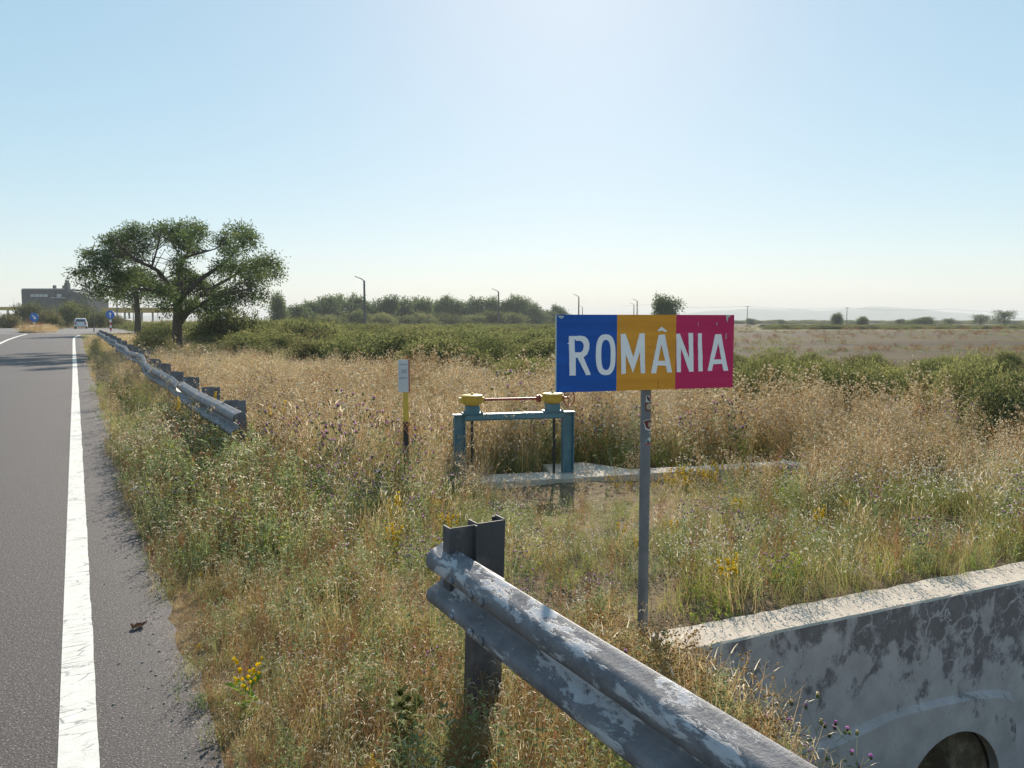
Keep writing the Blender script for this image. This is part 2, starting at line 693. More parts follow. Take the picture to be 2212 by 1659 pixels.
M_carp = paint('white_car_paint', (0.60, 0.61, 0.64), 0.3)
M_glass = paint('dark_glass', (0.05, 0.06, 0.075), 0.12)
M_tyre = paint('tyre', (0.025, 0.025, 0.027), 0.8)
M_tail = paint('tail_lamp', (0.45, 0.03, 0.03), 0.3)
M_bsign = paint('blue_road_sign', (0.01, 0.14, 0.50), 0.4)
M_wsign = paint('white_road_sign', (0.80, 0.80, 0.80), 0.4)
M_rstripe = paint('red_stripe', (0.55, 0.06, 0.05), 0.5)
M_bwall = paint('grey_render', (0.06, 0.064, 0.072), 0.9, (0.09, 0.092, 0.10), 0.4, 0.4, 0.7)
M_broof = paint('roof_sheet', (0.36, 0.36, 0.36), 0.8)
M_bglass = paint('window_glass', (0.42, 0.46, 0.50), 0.15)
M_canopy = paint('ochre_fascia', (0.50, 0.33, 0.09), 0.6)
M_lampst = paint('concrete_lamp_post', (0.085, 0.085, 0.085), 0.8)
M_wood = paint('weathered_timber', (0.16, 0.13, 0.10), 0.9)
M_hill = paint('far_hills', (0.10, 0.12, 0.08), 1.0, (0.16, 0.15, 0.10), 0.004, 0.4, 0.6)
M_litter = paint('white_litter', (0.75, 0.75, 0.75), 0.6)
M_dleaf = veg('dead_leaf', (0.09, 0.05, 0.035), (0.16, 0.09, 0.06), 0.2)

V_straw = veg('straw', (0.56, 0.42, 0.21), (0.40, 0.28, 0.13), 0.5, (0.68, 0.56, 0.36))
V_gold = veg('golden_straw', (0.46, 0.335, 0.18), (0.58, 0.44, 0.27), 0.45)
V_brown = veg('brown_stalk', (0.32, 0.20, 0.09), (0.46, 0.32, 0.16), 0.45)
V_redb = veg('reddish_stalk', (0.30, 0.12, 0.06), (0.36, 0.19, 0.09), 0.4)
V_olive = veg('olive_leaf', (0.21, 0.23, 0.06), (0.33, 0.32, 0.11), 0.5)
V_grey = veg('grey_green_leaf', (0.19, 0.25, 0.11), (0.30, 0.35, 0.18), 0.5)
V_green = veg('green_grass_blade', (0.13, 0.24, 0.04), (0.23, 0.34, 0.07), 0.55)
V_lime = veg('lime_leaf', (0.24, 0.32, 0.045), (0.36, 0.42, 0.07), 0.55)
V_seed = veg('pale_seed_head', (0.72, 0.61, 0.43), (0.88, 0.80, 0.64), 0.58)
V_whitef = veg('white_flower', (0.82, 0.78, 0.69), (0.90, 0.87, 0.80), 0.6)
V_cream = veg('cream_umbel', (0.78, 0.74, 0.58), (0.85, 0.82, 0.70), 0.4)
V_purple = veg('purple_flower', (0.58, 0.28, 0.62), (0.76, 0.46, 0.74), 0.6)
V_yflow = veg('yellow_flower', (0.85, 0.62, 0.02), (0.92, 0.74, 0.06), 0.6)
V_oflow = veg('orange_leaf', (0.55, 0.20, 0.04), (0.62, 0.30, 0.06), 0.5)
V_tree = veg('locust_leaf', (0.06, 0.10, 0.035), (0.125, 0.17, 0.06), 0.48, (0.22, 0.18, 0.07))
V_bush = veg('bush_leaf', (0.125, 0.14, 0.05), (0.22, 0.225, 0.085), 0.48)
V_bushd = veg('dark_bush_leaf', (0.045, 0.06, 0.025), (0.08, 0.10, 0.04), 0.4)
V_bushl = veg('pale_bush_leaf', (0.17, 0.185, 0.065), (0.26, 0.255, 0.10), 0.45)
V_far = veg('far_tree_leaf', (0.095, 0.13, 0.055), (0.165, 0.205, 0.085), 0.45)
V_bushb = veg('brownish_bush_leaf', (0.11, 0.085, 0.05), (0.17, 0.13, 0.07), 0.4)


# ================================================================== THE SETTING
rng = np.random.default_rng(7)


def axis(lo, a, b, step, hi, growth=1.16):
    mid = list(np.arange(a, b + 1e-6, step))
    up, d = [], step
    x = b
    while x < hi:
        d *= growth
        x += d
        up.append(min(x, hi))
    dn, d = [], step
    x = a
    while x > lo:
        d *= growth
        x -= d
        dn.append(max(x, lo))
    return np.array(dn[::-1] + mid + up)


def make_ground():
    sa = axis(-3000, -1, 13, 0.16, 3300)
    ta = axis(-1500, -1.5, 14, 0.16, 3300)
    S, T = np.meshgrid(sa, ta)
    Z = ground_h(S, T)
    X = S * CT - T * STH
    Y = S * STH + T * CT
    V = np.stack([X.ravel(), Y.ravel(), Z.ravel()], 1)
    nr, nc = S.shape
    i = np.arange(nr * nc).reshape(nr, nc)
    Q = np.stack([i[:-1, :-1].ravel(), i[:-1, 1:].ravel(), i[1:, 1:].ravel(), i[1:, :-1].ravel()], 1)
    me = arr_mesh('ground', V, Q, [M_soil], smooth=True)
    field = sstep(0, 4, Y - 30) * sstep(0, 0.06, X / np.maximum(Y, 1) - 0.16 + 0.02 * vnoise(X * 0.1, Y * 0.1, 5))
    field = field * (1 - sstep(520, 640, Y))
    strip = sstep(150, 165, Y) * (1 - sstep(235, 260, Y)) * sstep(0.30, 0.36, X / np.maximum(Y, 1))
    grass = np.clip(sstep(26, 34, Y) * (1 - field) + strip * 0.9, 0, 1)
    col = np.zeros((len(V), 4), np.float32)
    col[:, 0] = (field * (1 - strip * 0.8)).ravel()
    col[:, 1] = grass.ravel()
    col[:, 3] = 1
    at = me.color_attributes.new('zone', 'FLOAT_COLOR', 'POINT')
    at.data.foreach_set('color', col.ravel())
    o = link(bpy.data.objects.new('ground', me))
    tag(o, 'dry brown soil and field surface reaching the horizon', kind='structure')


make_ground()


def sheet(name, s_left, s_right, ts, zoff, mat, label, ragged=0.0, rs=3, slabs=6):
    V, Q = [], []
    r = random.Random(rs)
    n = slabs + 1
    for t in ts:
        sl = s_left(t) if callable(s_left) else s_left
        sr = s_right(t) if callable(s_right) else s_right
        if ragged:
            sr += ragged * float(vnoise(t * 1.3, 3.0, rs)) + ragged * 0.6 * float(vnoise(t * 5.1, 9.0, rs)) + r.uniform(-1, 1) * ragged * 0.25
        for k in range(n):
            fk = k / slabs if ragged < 0.02 else (0, 0.4, 0.75, 0.9, 0.975, 0.992, 1.0)[k]
            s = sl + (sr - sl) * fk
            z = float(road_prof(t)) + zoff
            if ragged > 0.02 and k == slabs:
                z -= 0.012
            V.append(W(s, t, z))
    for i in range(len(ts) - 1):
        for k in range(slabs):
            a = i * n + k
            Q.append((a, a + 1, a + n + 1, a + n))
    me = arr_mesh(name, [tuple(v) for v in V], Q, [mat], smooth=True)
    o = link(bpy.data.objects.new(name, me))
    return tag(o, label, kind='structure')


t_road = list(np.arange(-6, 20, 0.09)) + list(np.arange(20, 79.6, 0.6))
sheet('road', -13.0, 0.40, t_road, 0.0, M_asph, 'grey asphalt road with ragged verge edge', 0.045)
sheet('forecourt', -40.0, lambda t: 2.0 + 5.5 * float(sstep(74, 95, t)), list(np.arange(79.0, 250, 2.5)), 0.004, M_asph2, 'pale paved forecourt beyond the asphalt road')


def edge_c(t):
    return -0.055 - 0.05 * float(sstep(20, 60, t)) + 0.5 * max(0, (t - 62) / 12) ** 2


sheet('edge_line', lambda t: edge_c(t) - 0.072, lambda t: edge_c(t) + 0.072, list(np.arange(-6, 20, 0.05)) + list(np.arange(20, 73, 0.6)), 0.0015, M_line, 'long white painted edge line along the road', 0.004, 5, 2)


def cl(t):
    return -4.0 + 0.25 * float(sstep(60, 80, t)) + 0.02 * max(0, 40 - t)


sheet('divider_line', lambda t: cl(t) - 0.10, lambda t: cl(t) + 0.10, list(np.arange(20, 84, 0.6)), 0.004, M_line, 'curving white line on the left of the road lane', 0.004, 6, 2)

# traffic island: low mound of dry earth
mb = MB()
ring = []
NI = 20
rows = [(1.0, -0.03), (0.93, 0.16), (0.7, 0.27), (0.35, 0.33)]
vv = []
for q, z in rows:
    for k in range(NI):
        a = 2 * math.pi * k / NI
        vv.append(W(-3.3 + 1.7 * q * math.cos(a), 92 + 8 * q * math.sin(a), 0.5 + z + 0.02 * math.sin(5 * a)))
ff = []
for i in range(len(rows) - 1):
    for k in range(NI):
        ff.append((i * NI + k, i * NI + (k + 1) % NI, (i + 1) * NI + (k + 1) % NI, (i + 1) * NI + k))
ff.append(tuple((len(rows) - 1) * NI + k for k in range(NI)))
mb.add(vv, ff, 0, True)
o = mb.build('traffic_island', [M_soil])
tag(o, 'low mound of dry earth dividing the road', kind='structure')

# far hills
def make_hills():
    mb = MB()
    xs = np.linspace(-2200, 2600, 160)
    base = 2900
    prof = 6 + 8 * (vnoise(xs * 0.004, xs * 0 + 2, 4) + 1) + 36 * np.exp(-((xs - 1400) / 330) ** 2) + 26 * np.exp(-((xs - 900) / 260) ** 2) + 3 * vnoise(xs * 0.02, xs * 0, 9)
    rows = [(base - 200, -0.25), (base, 0.7), (base + 120, 1.0), (base + 330, 0.5), (base + 450, -0.2)]
    V, n = [], len(xs)
    for y, k in rows:
        for x, h in zip(xs, prof):
            V.append((x, y, h * k))
    Fc = [(i * n + j, i * n + j + 1, (i + 1) * n + j + 1, (i + 1) * n + j) for i in range(len(rows) - 1) for j in range(n - 1)]
    mb.add(V, Fc, 0, True)
    o = mb.build('hills', [M_hill])
    tag(o, 'faint blue line of far hills on the horizon', kind='structure')


make_hills()


# ================================================================== ROMANIA SIGN
def crop_px(cx, cy):
    """reading of the close-up of the sign -> frame pixels"""
    return (1330 + cx / 4.366) * 0.8848, (740 + cy / 4.366) * 0.8848


SP = Vector((0.85, 4.56, HW_TOP))                    # pole foot
PL = at_Y(1202.5, 690, 4.42)
PR = at_Y(1586.0, 690, 4.78)
pu = Vector((PR.x - PL.x, PR.y - PL.y, 0))
PWID = pu.length
pu.normalize()
pn = Vector((pu.y, -pu.x, 0))                         # towards the viewer
P0 = Vector((PL.x, PL.y, 0))
zt = at_plane(*crop_px(1000, 124), P0, pn).z
zb = 0.5 * (at_plane(*crop_px(133, 962), P0, pn).z + at_plane(*crop_px(2015, 890), P0, pn).z)
pole_at = at_plane(1394.5, 900, P0 - pn * 0.062, pn)
sign_root = empty('border_sign', (pole_at.x, pole_at.y, HW_TOP - 0.02), math.atan2(pu.y, pu.x),
                  'blue, ochre and crimson ROMÂNIA border sign on a grey pole', 'sign')
inv = Matrix.Translation(sign_root.location) @ Matrix.Rotation(math.atan2(pu.y, pu.x), 4, 'Z')
inv = inv.inverted()


def sl(cx, cy, lift=0.0):
    """close-up reading -> sign-local point on the panel face"""
    q = at_plane(*crop_px(cx, cy), P0, pn) + pn * lift
    return inv @ q


uL = (inv @ P0).x
uR = uL + PWID
uA = sl(768, 500).x
uB = sl(1396, 500).x
yF = (inv @ P0).y                                     # face plane (local -Y is towards the viewer)
zT = zt - sign_root.location.z
zB = zb - sign_root.location.z
mb = MB()
th_ = 0.022
for a, b, mi in ((uL, uA, 0), (uA, uB, 1), (uB, uR, 2)):
    nz = 6
    for k in range(nz):
        z0 = zB + (zT - zB) * k / nz
        z1 = zB + (zT - zB) * (k + 1) / nz
        mb.add([(a, yF, z0), (b, yF, z0), (b, yF, z1), (a, yF, z1)], [(0, 1, 2, 3)], mi)
yb = yF + th_
mb.add([(uL, yF, zB), (uL, yF, zT), (uL, yb, zT), (uL, yb, zB)], [(0, 1, 2, 3)], 3)
mb.add([(uR, yF, zB), (uR, yb, zB), (uR, yb, zT), (uR, yF, zT)], [(0, 1, 2, 3)], 3)
mb.add([(uL, yF, zT), (uR, yF, zT), (uR, yb, zT), (uL, yb, zT)], [(0, 1, 2, 3)], 3)
mb.add([(uL, yF, zB), (uL, yb, zB), (uR, yb, zB), (uR, yF, zB)], [(0, 1, 2, 3)], 3)
mb.add([(uL, yb, zB), (uL, yb, zT), (uR, yb, zT), (uR, yb, zB)], [(0, 1, 2, 3)], 4)
panel = mb.build('panel', [M_blue, M_yel, M_red, M_edge, M_pole], sign_root)
tag(panel, 'panel painted in three upright bands of blue, ochre and crimson')


def letter(loops, label, rough_seed):
    """flat painted letter: outline loops (first outer, others holes) as a 2D filled curve turned into a mesh"""
    r = random.Random(rough_seed)
    cu = bpy.data.curves.new('letter', 'CURVE')
    cu.dimensions = '2D'
    cu.fill_mode = 'BOTH'
    cu.extrude = 0.0007
    for lp in loops:
        pts = []
        n = len(lp)
        for k in range(n):
            a, b = lp[k], lp[(k + 1) % n]
            L = math.hypot(b[0] - a[0], b[1] - a[1])
            m = max(1, int(L / 26))
            for j in range(m):
                u = j / m
                wob = 1.6 if j else 0.0
                pts.append((a[0] + (b[0] - a[0]) * u + r.uniform(-wob, wob), a[1] + (b[1] - a[1]) * u + r.uniform(-wob, wob)))
        sp = cu.splines.new('POLY')
        sp.points.add(len(pts) - 1)
        for q, (x, y) in zip(sp.points, pts):
            p3 = sl(x, y)
            q.co = (p3.x, p3.z, 0, 1)
        sp.use_cyclic_u = True
    tmp = bpy.data.objects.new('tmp', cu)
    link(tmp)
    dg = bpy.context.evaluated_depsgraph_get()
    me = bpy.data.meshes.new_from_object(tmp.evaluated_get(dg))
    bpy.data.objects.remove(tmp)
    for v in me.vertices:
        x, z, w = v.co
        v.co = (x, yF - 0.0016 + w, z)
    me.materials.clear()
    me.materials.append(M_white)
    me.name = 'letter'
    o = bpy.data.objects.new('letter', me)
    link(o)
    o.parent = panel
    tag(o, label)


def oval(cx, cy, rx, ry, n=28, p=2.6):
    out = []
    for k in range(n):
        a = 2 * math.pi * k / n
        c, s = math.cos(a), math.sin(a)
        out.append((cx + rx * math.copysign(abs(c) ** (2 / p), c), cy + ry * math.copysign(abs(s) ** (2 / p), s)))
    return out


letter([[(256, 352), (390, 348), (430, 358), (460, 388), (475, 430), (470, 495), (448, 548), (412, 577), (490, 764), (440, 769), (348, 582), (328, 582), (329, 772), (262, 773), (259, 560), (257, 440), (238, 430), (256, 422)],
        [(316, 380), (338, 404), (365, 400), (392, 408), (412, 435), (414, 470), (404, 505), (384, 524), (320, 525)]], 'white hand-painted letter R', 1)
letter([oval(648, 550, 105, 218), oval(651, 552, 51, 161)], 'white hand-painted letter O', 2)
letter([[(808, 330), (860, 325), (942, 578), (1010, 322), (1063, 320), (1068, 748), (1022, 750), (1012, 520), (938, 745), (863, 545), (862, 752), (815, 758)]], 'white hand-painted letter M', 3)
letter([[(1212, 340), (1278, 332), (1355, 738), (1305, 740), (1288, 668), (1200, 665), (1185, 750), (1130, 748)], [(1242, 440), (1282, 615), (1208, 615)]], 'white hand-painted letter A with circumflex', 4)
letter([[(1243, 250), (1303, 298), (1290, 310), (1245, 290), (1215, 303), (1202, 292)]], 'white circumflex over the letter A', 5)
letter([[(1400, 328), (1440, 325), (1537, 590), (1530, 320), (1578, 318), (1585, 730), (1538, 732), (1450, 480), (1448, 736), (1405, 736)]], 'white hand-painted letter N', 6)
letter([[(1630, 322), (1672, 322), (1682, 726), (1636, 728)]], 'white hand-painted letter I', 7)
letter([[(1815, 332), (1878, 330), (1953, 720), (1905, 722), (1888, 648), (1795, 650), (1780, 722), (1735, 722)], [(1848, 420), (1882, 600), (1803, 602)]], 'last white hand-painted letter A', 8)
# paint chips along the top edge
chips = [[(140, 134), (205, 137), (200, 150), (178, 168), (150, 150)], [(1930, 130), (1975, 128), (1978, 150), (1955, 150), (1945, 210), (1935, 175)], [(1830, 205), (1836, 205), (1838, 236), (1830, 236)], [(1930, 320), (1935, 320), (1935, 382), (1925, 380)], [(1205, 820), (1208, 820), (1209, 912), (1205, 912)]]
for k, c in enumerate(chips):
    mb = MB()
    mb.add([sl(x, y, 0.0012) for x, y in c], [tuple(range(len(c)))])
    mb.build('paint_chip', [M_edge if k < 4 else M_black], panel)

PR_ = 0.0315
mb = MB()
lean = Vector((0, 0, 0))
mb.tube([(0, 0, -0.35), (0, 0, 0.5), (0, 0, 1.0), (0, 0, zT - 0.03)], PR_, 20)
pole = mb.build('pole', [M_pole], sign_root)
for zz in (zB + 0.09, zT - 0.09):
    mb = MB()
    mb.box((-0.045, -PR_ - 0.028, zz - 0.018), (0.045, PR_ + 0.006, zz + 0.018))
    mb.build('clamp', [M_pole], sign_root)


def pole_patch(name, polys, label):
    """stickers wrapped on the pole; each poly = (outline in (angle_deg, z), material, lift)"""
    root = None
    for outline, mat, lift in polys:
        mb = MB()
        c = (sum(q[0] for q in outline) / len(outline), sum(q[1] for q in outline) / len(outline))
        dense = []
        for k in range(len(outline)):
            a, b = outline[k], outline[(k + 1) % len(outline)]
            for j in range(4):
                dense.append((a[0] + (b[0] - a[0]) * j / 4, a[1] + (b[1] - a[1]) * j / 4))

        def P(q, lift=lift):
            a = math.radians(q[0])
            rr = PR_ + lift
            return (rr * math.sin(a), -rr * math.cos(a), q[1])
        rows = []
        for f in (1.0, 0.66, 0.33, 0.0):
            rows.append([P((c[0] + (q[0] - c[0]) * f, c[1] + (q[1] - c[1]) * f)) for q in dense])
        n = len(dense)
        V = [v for r_ in rows for v in r_]
        Fc = [(i * n + k, i * n + (k + 1) % n, (i + 1) * n + (k + 1) % n, (i + 1) * n + k) for i in range(3) for k in range(n)]
        mb.add(V, Fc, 0, True)
        o = mb.build(name if root is None else 'print', [mat], sign_root if root is None else root)
        if root is None:
            root = o
    tag(root, label)


S_dr = paint('sticker_dark_red', (0.14, 0.025, 0.025), 0.5)
S_rd = paint('sticker_red', (0.42, 0.03, 0.035), 0.5)
S_wh = paint('sticker_white', (0.62, 0.62, 0.62), 0.5)
S_bk = paint('sticker_black', (0.03, 0.03, 0.03), 0.5)
S_tan = paint('sticker_tan', (0.46, 0.36, 0.26), 0.5)
S_blu = paint('sticker_blue_grey', (0.22, 0.30, 0.36), 0.5)


def disc(a, z, ra, rz, n=12):
    return [(a + ra * math.cos(2 * math.pi * k / n), z + rz * math.sin(2 * math.pi * k / n)) for k in range(n)]


def zc(cy):
    """sticker close-up row -> height above the pole foot"""
    return at_Y(1395, (940 + cy / 8.293) * 0.8848, pole_at.y).z - sign_root.location.z


pole_patch('sticker', [
    ([(-32, zc(520)), (62, zc(520)), (62, zc(190)), (-32, zc(190))], S_dr, 0.0006),
    ([(-28, zc(340)), (58, zc(340)), (58, zc(200)), (-28, zc(200))], S_wh, 0.0012),
    ([(14, zc(275)), (56, zc(275)), (56, zc(203)), (18, zc(203))], S_rd, 0.0018),
    ([(-16, zc(215)), (-6, zc(205)), (10, zc(260)), (44, zc(335)), (26, zc(330)), (-8, zc(300)), (-18, zc(250))], S_bk, 0.0024),
    (disc(13, zc(425), 36, (zc(360) - zc(490)) / 2), S_tan, 0.0018),
    (disc(13, zc(425), 4, 0.004), S_bk, 0.0024)], 'dark red sticker with a bird and a round disc')
pole_patch('sticker', [
    ([(-58, zc(720)), (-20, zc(690)), (50, zc(680)), (66, zc(715)), (52, zc(800)), (46, zc(880)), (20, zc(985)), (-6, zc(900)), (-30, zc(880)), (-40, zc(780))], S_wh, 0.0006),
    ([(-52, zc(728)), (-18, zc(700)), (50, zc(692)), (60, zc(718)), (46, zc(800)), (38, zc(870)), (6, zc(880)), (-22, zc(850)), (-34, zc(770))], S_dr, 0.0012),
    ([(2, zc(750)), (28, zc(745)), (36, zc(790)), (22, zc(850)), (6, zc(830))], S_tan, 0.0018),
    ([(-4, zc(905)), (12, zc(930)), (28, zc(905)), (18, zc(960))], S_bk, 0.0018)], 'red shield sticker with a white outline')
pole_patch('sticker', [
    ([(-28, zc(1170)), (-20, zc(1090)), (0, zc(1045)), (36, zc(1040)), (52, zc(1080)), (52, zc(1200)), (-30, zc(1210))], S_blu, 0.0006),
    (disc(28, zc(1085), 24, (zc(1045) - zc(1130)) / 2), S_wh, 0.0012),
    ([(-6, zc(1160)), (-2, zc(1100)), (14, zc(1110)), (20, zc(1160))], S_bk, 0.0018),
    ([(-30, zc(1200)), (52, zc(1195)), (52, zc(1165)), (-30, zc(1172))], S_rd, 0.0014)], 'blue grey helmet sticker over a red strip')


# ================================================================== HEADWALL WITH CULVERT
def make_headwall():
    a = W(HW0[0], HW0[1], 0)
    b = W(HW1[0], HW1[1], 0)
    u = (b - a)
    L = u.length
    rz = math.atan2(u.y, u.x)
    root = empty('culvert_headwall', (a.x, a.y, HW_TOP), rz, 'weathered concrete culvert headwall below the sign', 'wall')
    M = (Matrix.Translation(root.location) @ Matrix.Rotation(rz, 4, 'Z')).inverted()
    n = Vector((math.sin(rz), -math.cos(rz), 0))

    def loc(px, py):
        return M @ at_plane(px, py, a, n)
    thick = 0.30
    # arch opening centre from the picture
    c = loc(2045, 1722)
    cx_, cz_ = c.x, c.z
    R = 0.50
    zbot = -1.95
    # face: split so that the arch hole is real
    mb = MB()
    NA = 24
    arc = [(cx_ + R * math.cos(math.pi * k / NA), cz_ + R * math.sin(math.pi * k / NA)) for k in range(NA + 1)]
    hole = [(cx_ + R, zbot)] + arc + [(cx_ - R, zbot)]

    def rowpts(yy):
        return [Vector((x, yy, z)) for x, z in hole]
    # front face as strips
    r = random.Random(4)
    nx = 60
    xs = sorted(set([L * k / nx for k in range(nx + 1)] + [q[0] for q in arc]))

    def edge_top(x):
        return 0.006 * float(vnoise(x * 6, 1, 3)) + 0.004 * float(vnoise(x * 23, 4, 3))

    def zlow(x):
        if abs(x - cx_) < R:
            return cz_ + math.sqrt(max(0, R * R - (x - cx_) ** 2))
        return zbot
    for x0, x1 in zip(xs[:-1], xs[1:]):
        if x1 - x0 < 1e-5:
            continue
        xm = 0.5 * (x0 + x1)
        l0, l1 = (zlow(x0), zlow(x1)) if abs(xm - cx_) < R else (zbot, zbot)
        t0, t1 = -0.012 + edge_top(x0), -0.012 + edge_top(x1)
        zs = [1.0, 0.75, 0.5, 0.25, 0.0]
        mb.add([(x0, 0, l0), (x1, 0, l1), (x1, 0, t1), (x0, 0, t0)], [(0, 1, 2, 3)], 0)
        # chipped arris and rough top
        f0, f1 = edge_top(x0), edge_top(x1)
        mb.add([(x0, 0, t0), (x1, 0, t1), (x1, 0.014 + f1, 0.0), (x0, 0.014 + f0, 0.0)], [(0, 1, 2, 3)], 1)
        b0 = thick + 2.5 * edge_top(x0 + 20)
        b1 = thick + 2.5 * edge_top(x1 + 20)
        mb.add([(x0, 0.014 + f0, 0), (x1, 0.014 + f1, 0), (x1, b1, -0.004), (x0, b0, -0.004)], [(0, 1, 2, 3)], 1)
        mb.add([(x0, b0, -0.004), (x1, b1, -0.004), (x1, b1, -0.9), (x0, b0, -0.9)], [(0, 1, 2, 3)], 1)
    mb.add([(0, 0, -0.01), (0, thick, -0.004), (0, thick, zbot), (0, 0, zbot)], [(0, 1, 2, 3)], 0)
    mb.add([(L, 0, -0.01), (L, thick, -0.004), (L, thick, zbot), (L, 0, zbot)], [(3, 2, 1, 0)], 0)
    mb.build('wall_body', [M_wall, M_conc], root)
    # barrel of the culvert
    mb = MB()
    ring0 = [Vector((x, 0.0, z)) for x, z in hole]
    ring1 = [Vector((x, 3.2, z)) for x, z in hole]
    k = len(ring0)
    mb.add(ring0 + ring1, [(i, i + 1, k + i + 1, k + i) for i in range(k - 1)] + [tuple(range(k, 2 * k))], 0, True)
    mb.build('culvert_barrel', [M_barrel_shade], root)
    # mortar collar round the opening, standing a little proud of the face
    outer_pts = [loc(1640, 1659), loc(1700, 1622), loc(1790, 1598), loc(1850, 1570), loc(1910, 1540), loc(2000, 1516), loc(2090, 1494), loc(2140, 1488), loc(2182, 1489), loc(2186, 1560), loc(2186, 1640)]
    ox = [(cx_ - 0.95, zbot)] + [(p.x, p.z) for p in outer_pts] + [(outer_pts[-1].x + 0.01, zbot)]
    ox = [q for q in ox]
    mb = MB()
    # walk both outlines with the same count
    def resample(pl, n):
        d = [0]
        for p, q in zip(pl[:-1], pl[1:]):
            d.append(d[-1] + math.hypot(q[0] - p[0], q[1] - p[1]))
        out = []
        for k in range(n):
            x = d[-1] * k / (n - 1)
            i = max(j for j in range(len(d)) if d[j] <= x + 1e-9)
            i = min(i, len(pl) - 2)
            f = (x - d[i]) / max(1e-9, d[i + 1] - d[i])
            out.append((pl[i][0] + (pl[i + 1][0] - pl[i][0]) * f, pl[i][1] + (pl[i + 1][1] - pl[i][1]) * f))
        return out
    N = 44
    ro = resample(ox, N)
    ri = resample([(q[0], q[1]) for q in reversed(hole)], N)
    pr = -0.045
    V = []
    for (xo, zo), (xi, zi) in zip(ro, ri):
        xm, zm = xi + (xo - xi) * 0.90, zi + (zo - zi) * 0.90
        V += [(xo, 0.004, zo), (xm, pr, zm), (xi, pr, zi), (xi, 0.03, zi)]
    Fc = []
    for i in range(N - 1):
        for k in range(3):
            Fc.append((4 * i + k, 4 * (i + 1) + k, 4 * (i + 1) + k + 1, 4 * i + k + 1))
    mb.add(V, Fc, 0, False)
    mb.build('mortar_collar', [M_wall], root)
    return root


headwall = make_headwall()


# ================================================================== NEAR GUARDRAIL
WPROF = [(0.0, 0.006), (0.018, 0.014), (0.048, 0.068), (0.062, 0.080), (0.080, 0.083), (0.098, 0.080), (0.112, 0.068), (0.138, 0.014), (0.155, 0.006),
         (0.172, 0.014), (0.198, 0.068), (0.212, 0.080), (0.232, 0.083), (0.256, 0.080), (0.274, 0.070), (0.288, 0.048), (0.298, 0.018), (0.310, 0.004)]


def beam_mesh(path, thick=0.0045, prof=WPROF):
    """path: list of (s, t, ztop, twist) ; W profile bulging towards the road (-s)"""
    mb = MB()
    loop = [(z, u) for z, u in prof] + [(z, u - thick) for z, u in reversed(prof)]
    n = len(loop)
    V = []
    for s, t, zt_, tw in path:
        for z, u in loop:
            zz = z - 0.31
            uu = u
            c, sn = math.cos(tw), math.sin(tw)
            z2 = zz * c - uu * sn
            u2 = zz * sn + uu * c
            V.append(W(s - u2, t, zt_ + z2))
    Fc = []
    for i in range(len(path) - 1):
        for k in range(n):
            k2 = (k + 1) % n
            Fc.append((i * n + k, i * n + k2, (i + 1) * n + k2, (i + 1) * n + k))
    mb.add(V, Fc, 0, True)
    mb.add(V[:n], [tuple(range(n))], 0)
    mb.add(V[-n:], [tuple(reversed(range(n)))], 0)
    return mb


RZ = 0.727
gr = empty('guardrail', W(1.5, 2.95, 0), 0, 'near steel guardrail with peeling grey paint in front of the sign', 'guardrail')


def par(o, root):
    """parent while keeping world coordinates (root is unrotated)"""
    o.parent = root
    o.matrix_parent_inverse = Matrix.Translation(root.location).inverted()
    return o


SB = 1.37
path = [(SB, t, RZ - 0.002 + 0.004 * math.sin(t * 2.1), 0.0) for t in np.arange(-1.6, 2.66, 0.2)] + [(SB, 2.66, RZ, 0)]
par(beam_mesh(path).build('beam', [M_rail]), gr)
path = [(SB + 0.016, t, RZ - 0.010, 0.0) for t in np.linspace(2.5, 3.07, 6)]
o = par(beam_mesh(path).build('end_beam', [M_rail]), gr)
tag(o, 'short end piece of the rail behind the lap joint')
# spacer and post
M_post = paint('weathered_post_steel', (0.065, 0.062, 0.068), 0.65, (0.15, 0.14, 0.14), 7, 0.5, 0.68, bump=0.3, bscale=40)
M_rail2 = rail_material('dull_rail_paint', 0.60)
mb = MB()


def stbox(mb, s0, s1, t0, t1, z0, z1, ls=0.0, lt=0.0):
    v = []
    for z in (z0, z1):
        for s, t in ((s0, t0), (s1, t0), (s1, t1), (s0, t1)):
            v.append(W(s + ls * (z - 0.8), t + lt * (z - 0.8), z))
    mb.add(v, [(3, 2, 1, 0), (4, 5, 6, 7), (0, 1, 5, 4), (1, 2, 6, 5), (2, 3, 7, 6), (3, 0, 4, 7)])


T0 = 2.93
stbox(mb, 1.355, 1.474, T0, T0 + 0.005, 0.44, 0.815)
stbox(mb, 1.355, 1.361, T0 + 0.005, T0 + 0.07, 0.44, 0.815)
stbox(mb, 1.468, 1.474, T0 - 0.03, T0, 0.44, 0.818)
par(mb.build('spacer', [M_post], bevel=0.001), gr)
mb = MB()
stbox(mb, 1.477, 1.62, T0 - 0.012, T0 - 0.006, -0.7, 0.822, 0.03)
stbox(mb, 1.477, 1.483, T0 - 0.006, T0 + 0.075, -0.7, 0.824, 0.03)
stbox(mb, 1.614, 1.62, T0 - 0.006, T0 + 0.075, -0.7, 0.826, 0.03)
stbox(mb, 1.483, 1.50, T0 + 0.07, T0 + 0.075, -0.7, 0.82, 0.03)
stbox(mb, 1.597, 1.614, T0 + 0.07, T0 + 0.075, -0.7, 0.82, 0.03)
par(mb.build('post', [M_post], bevel=0.001), gr)
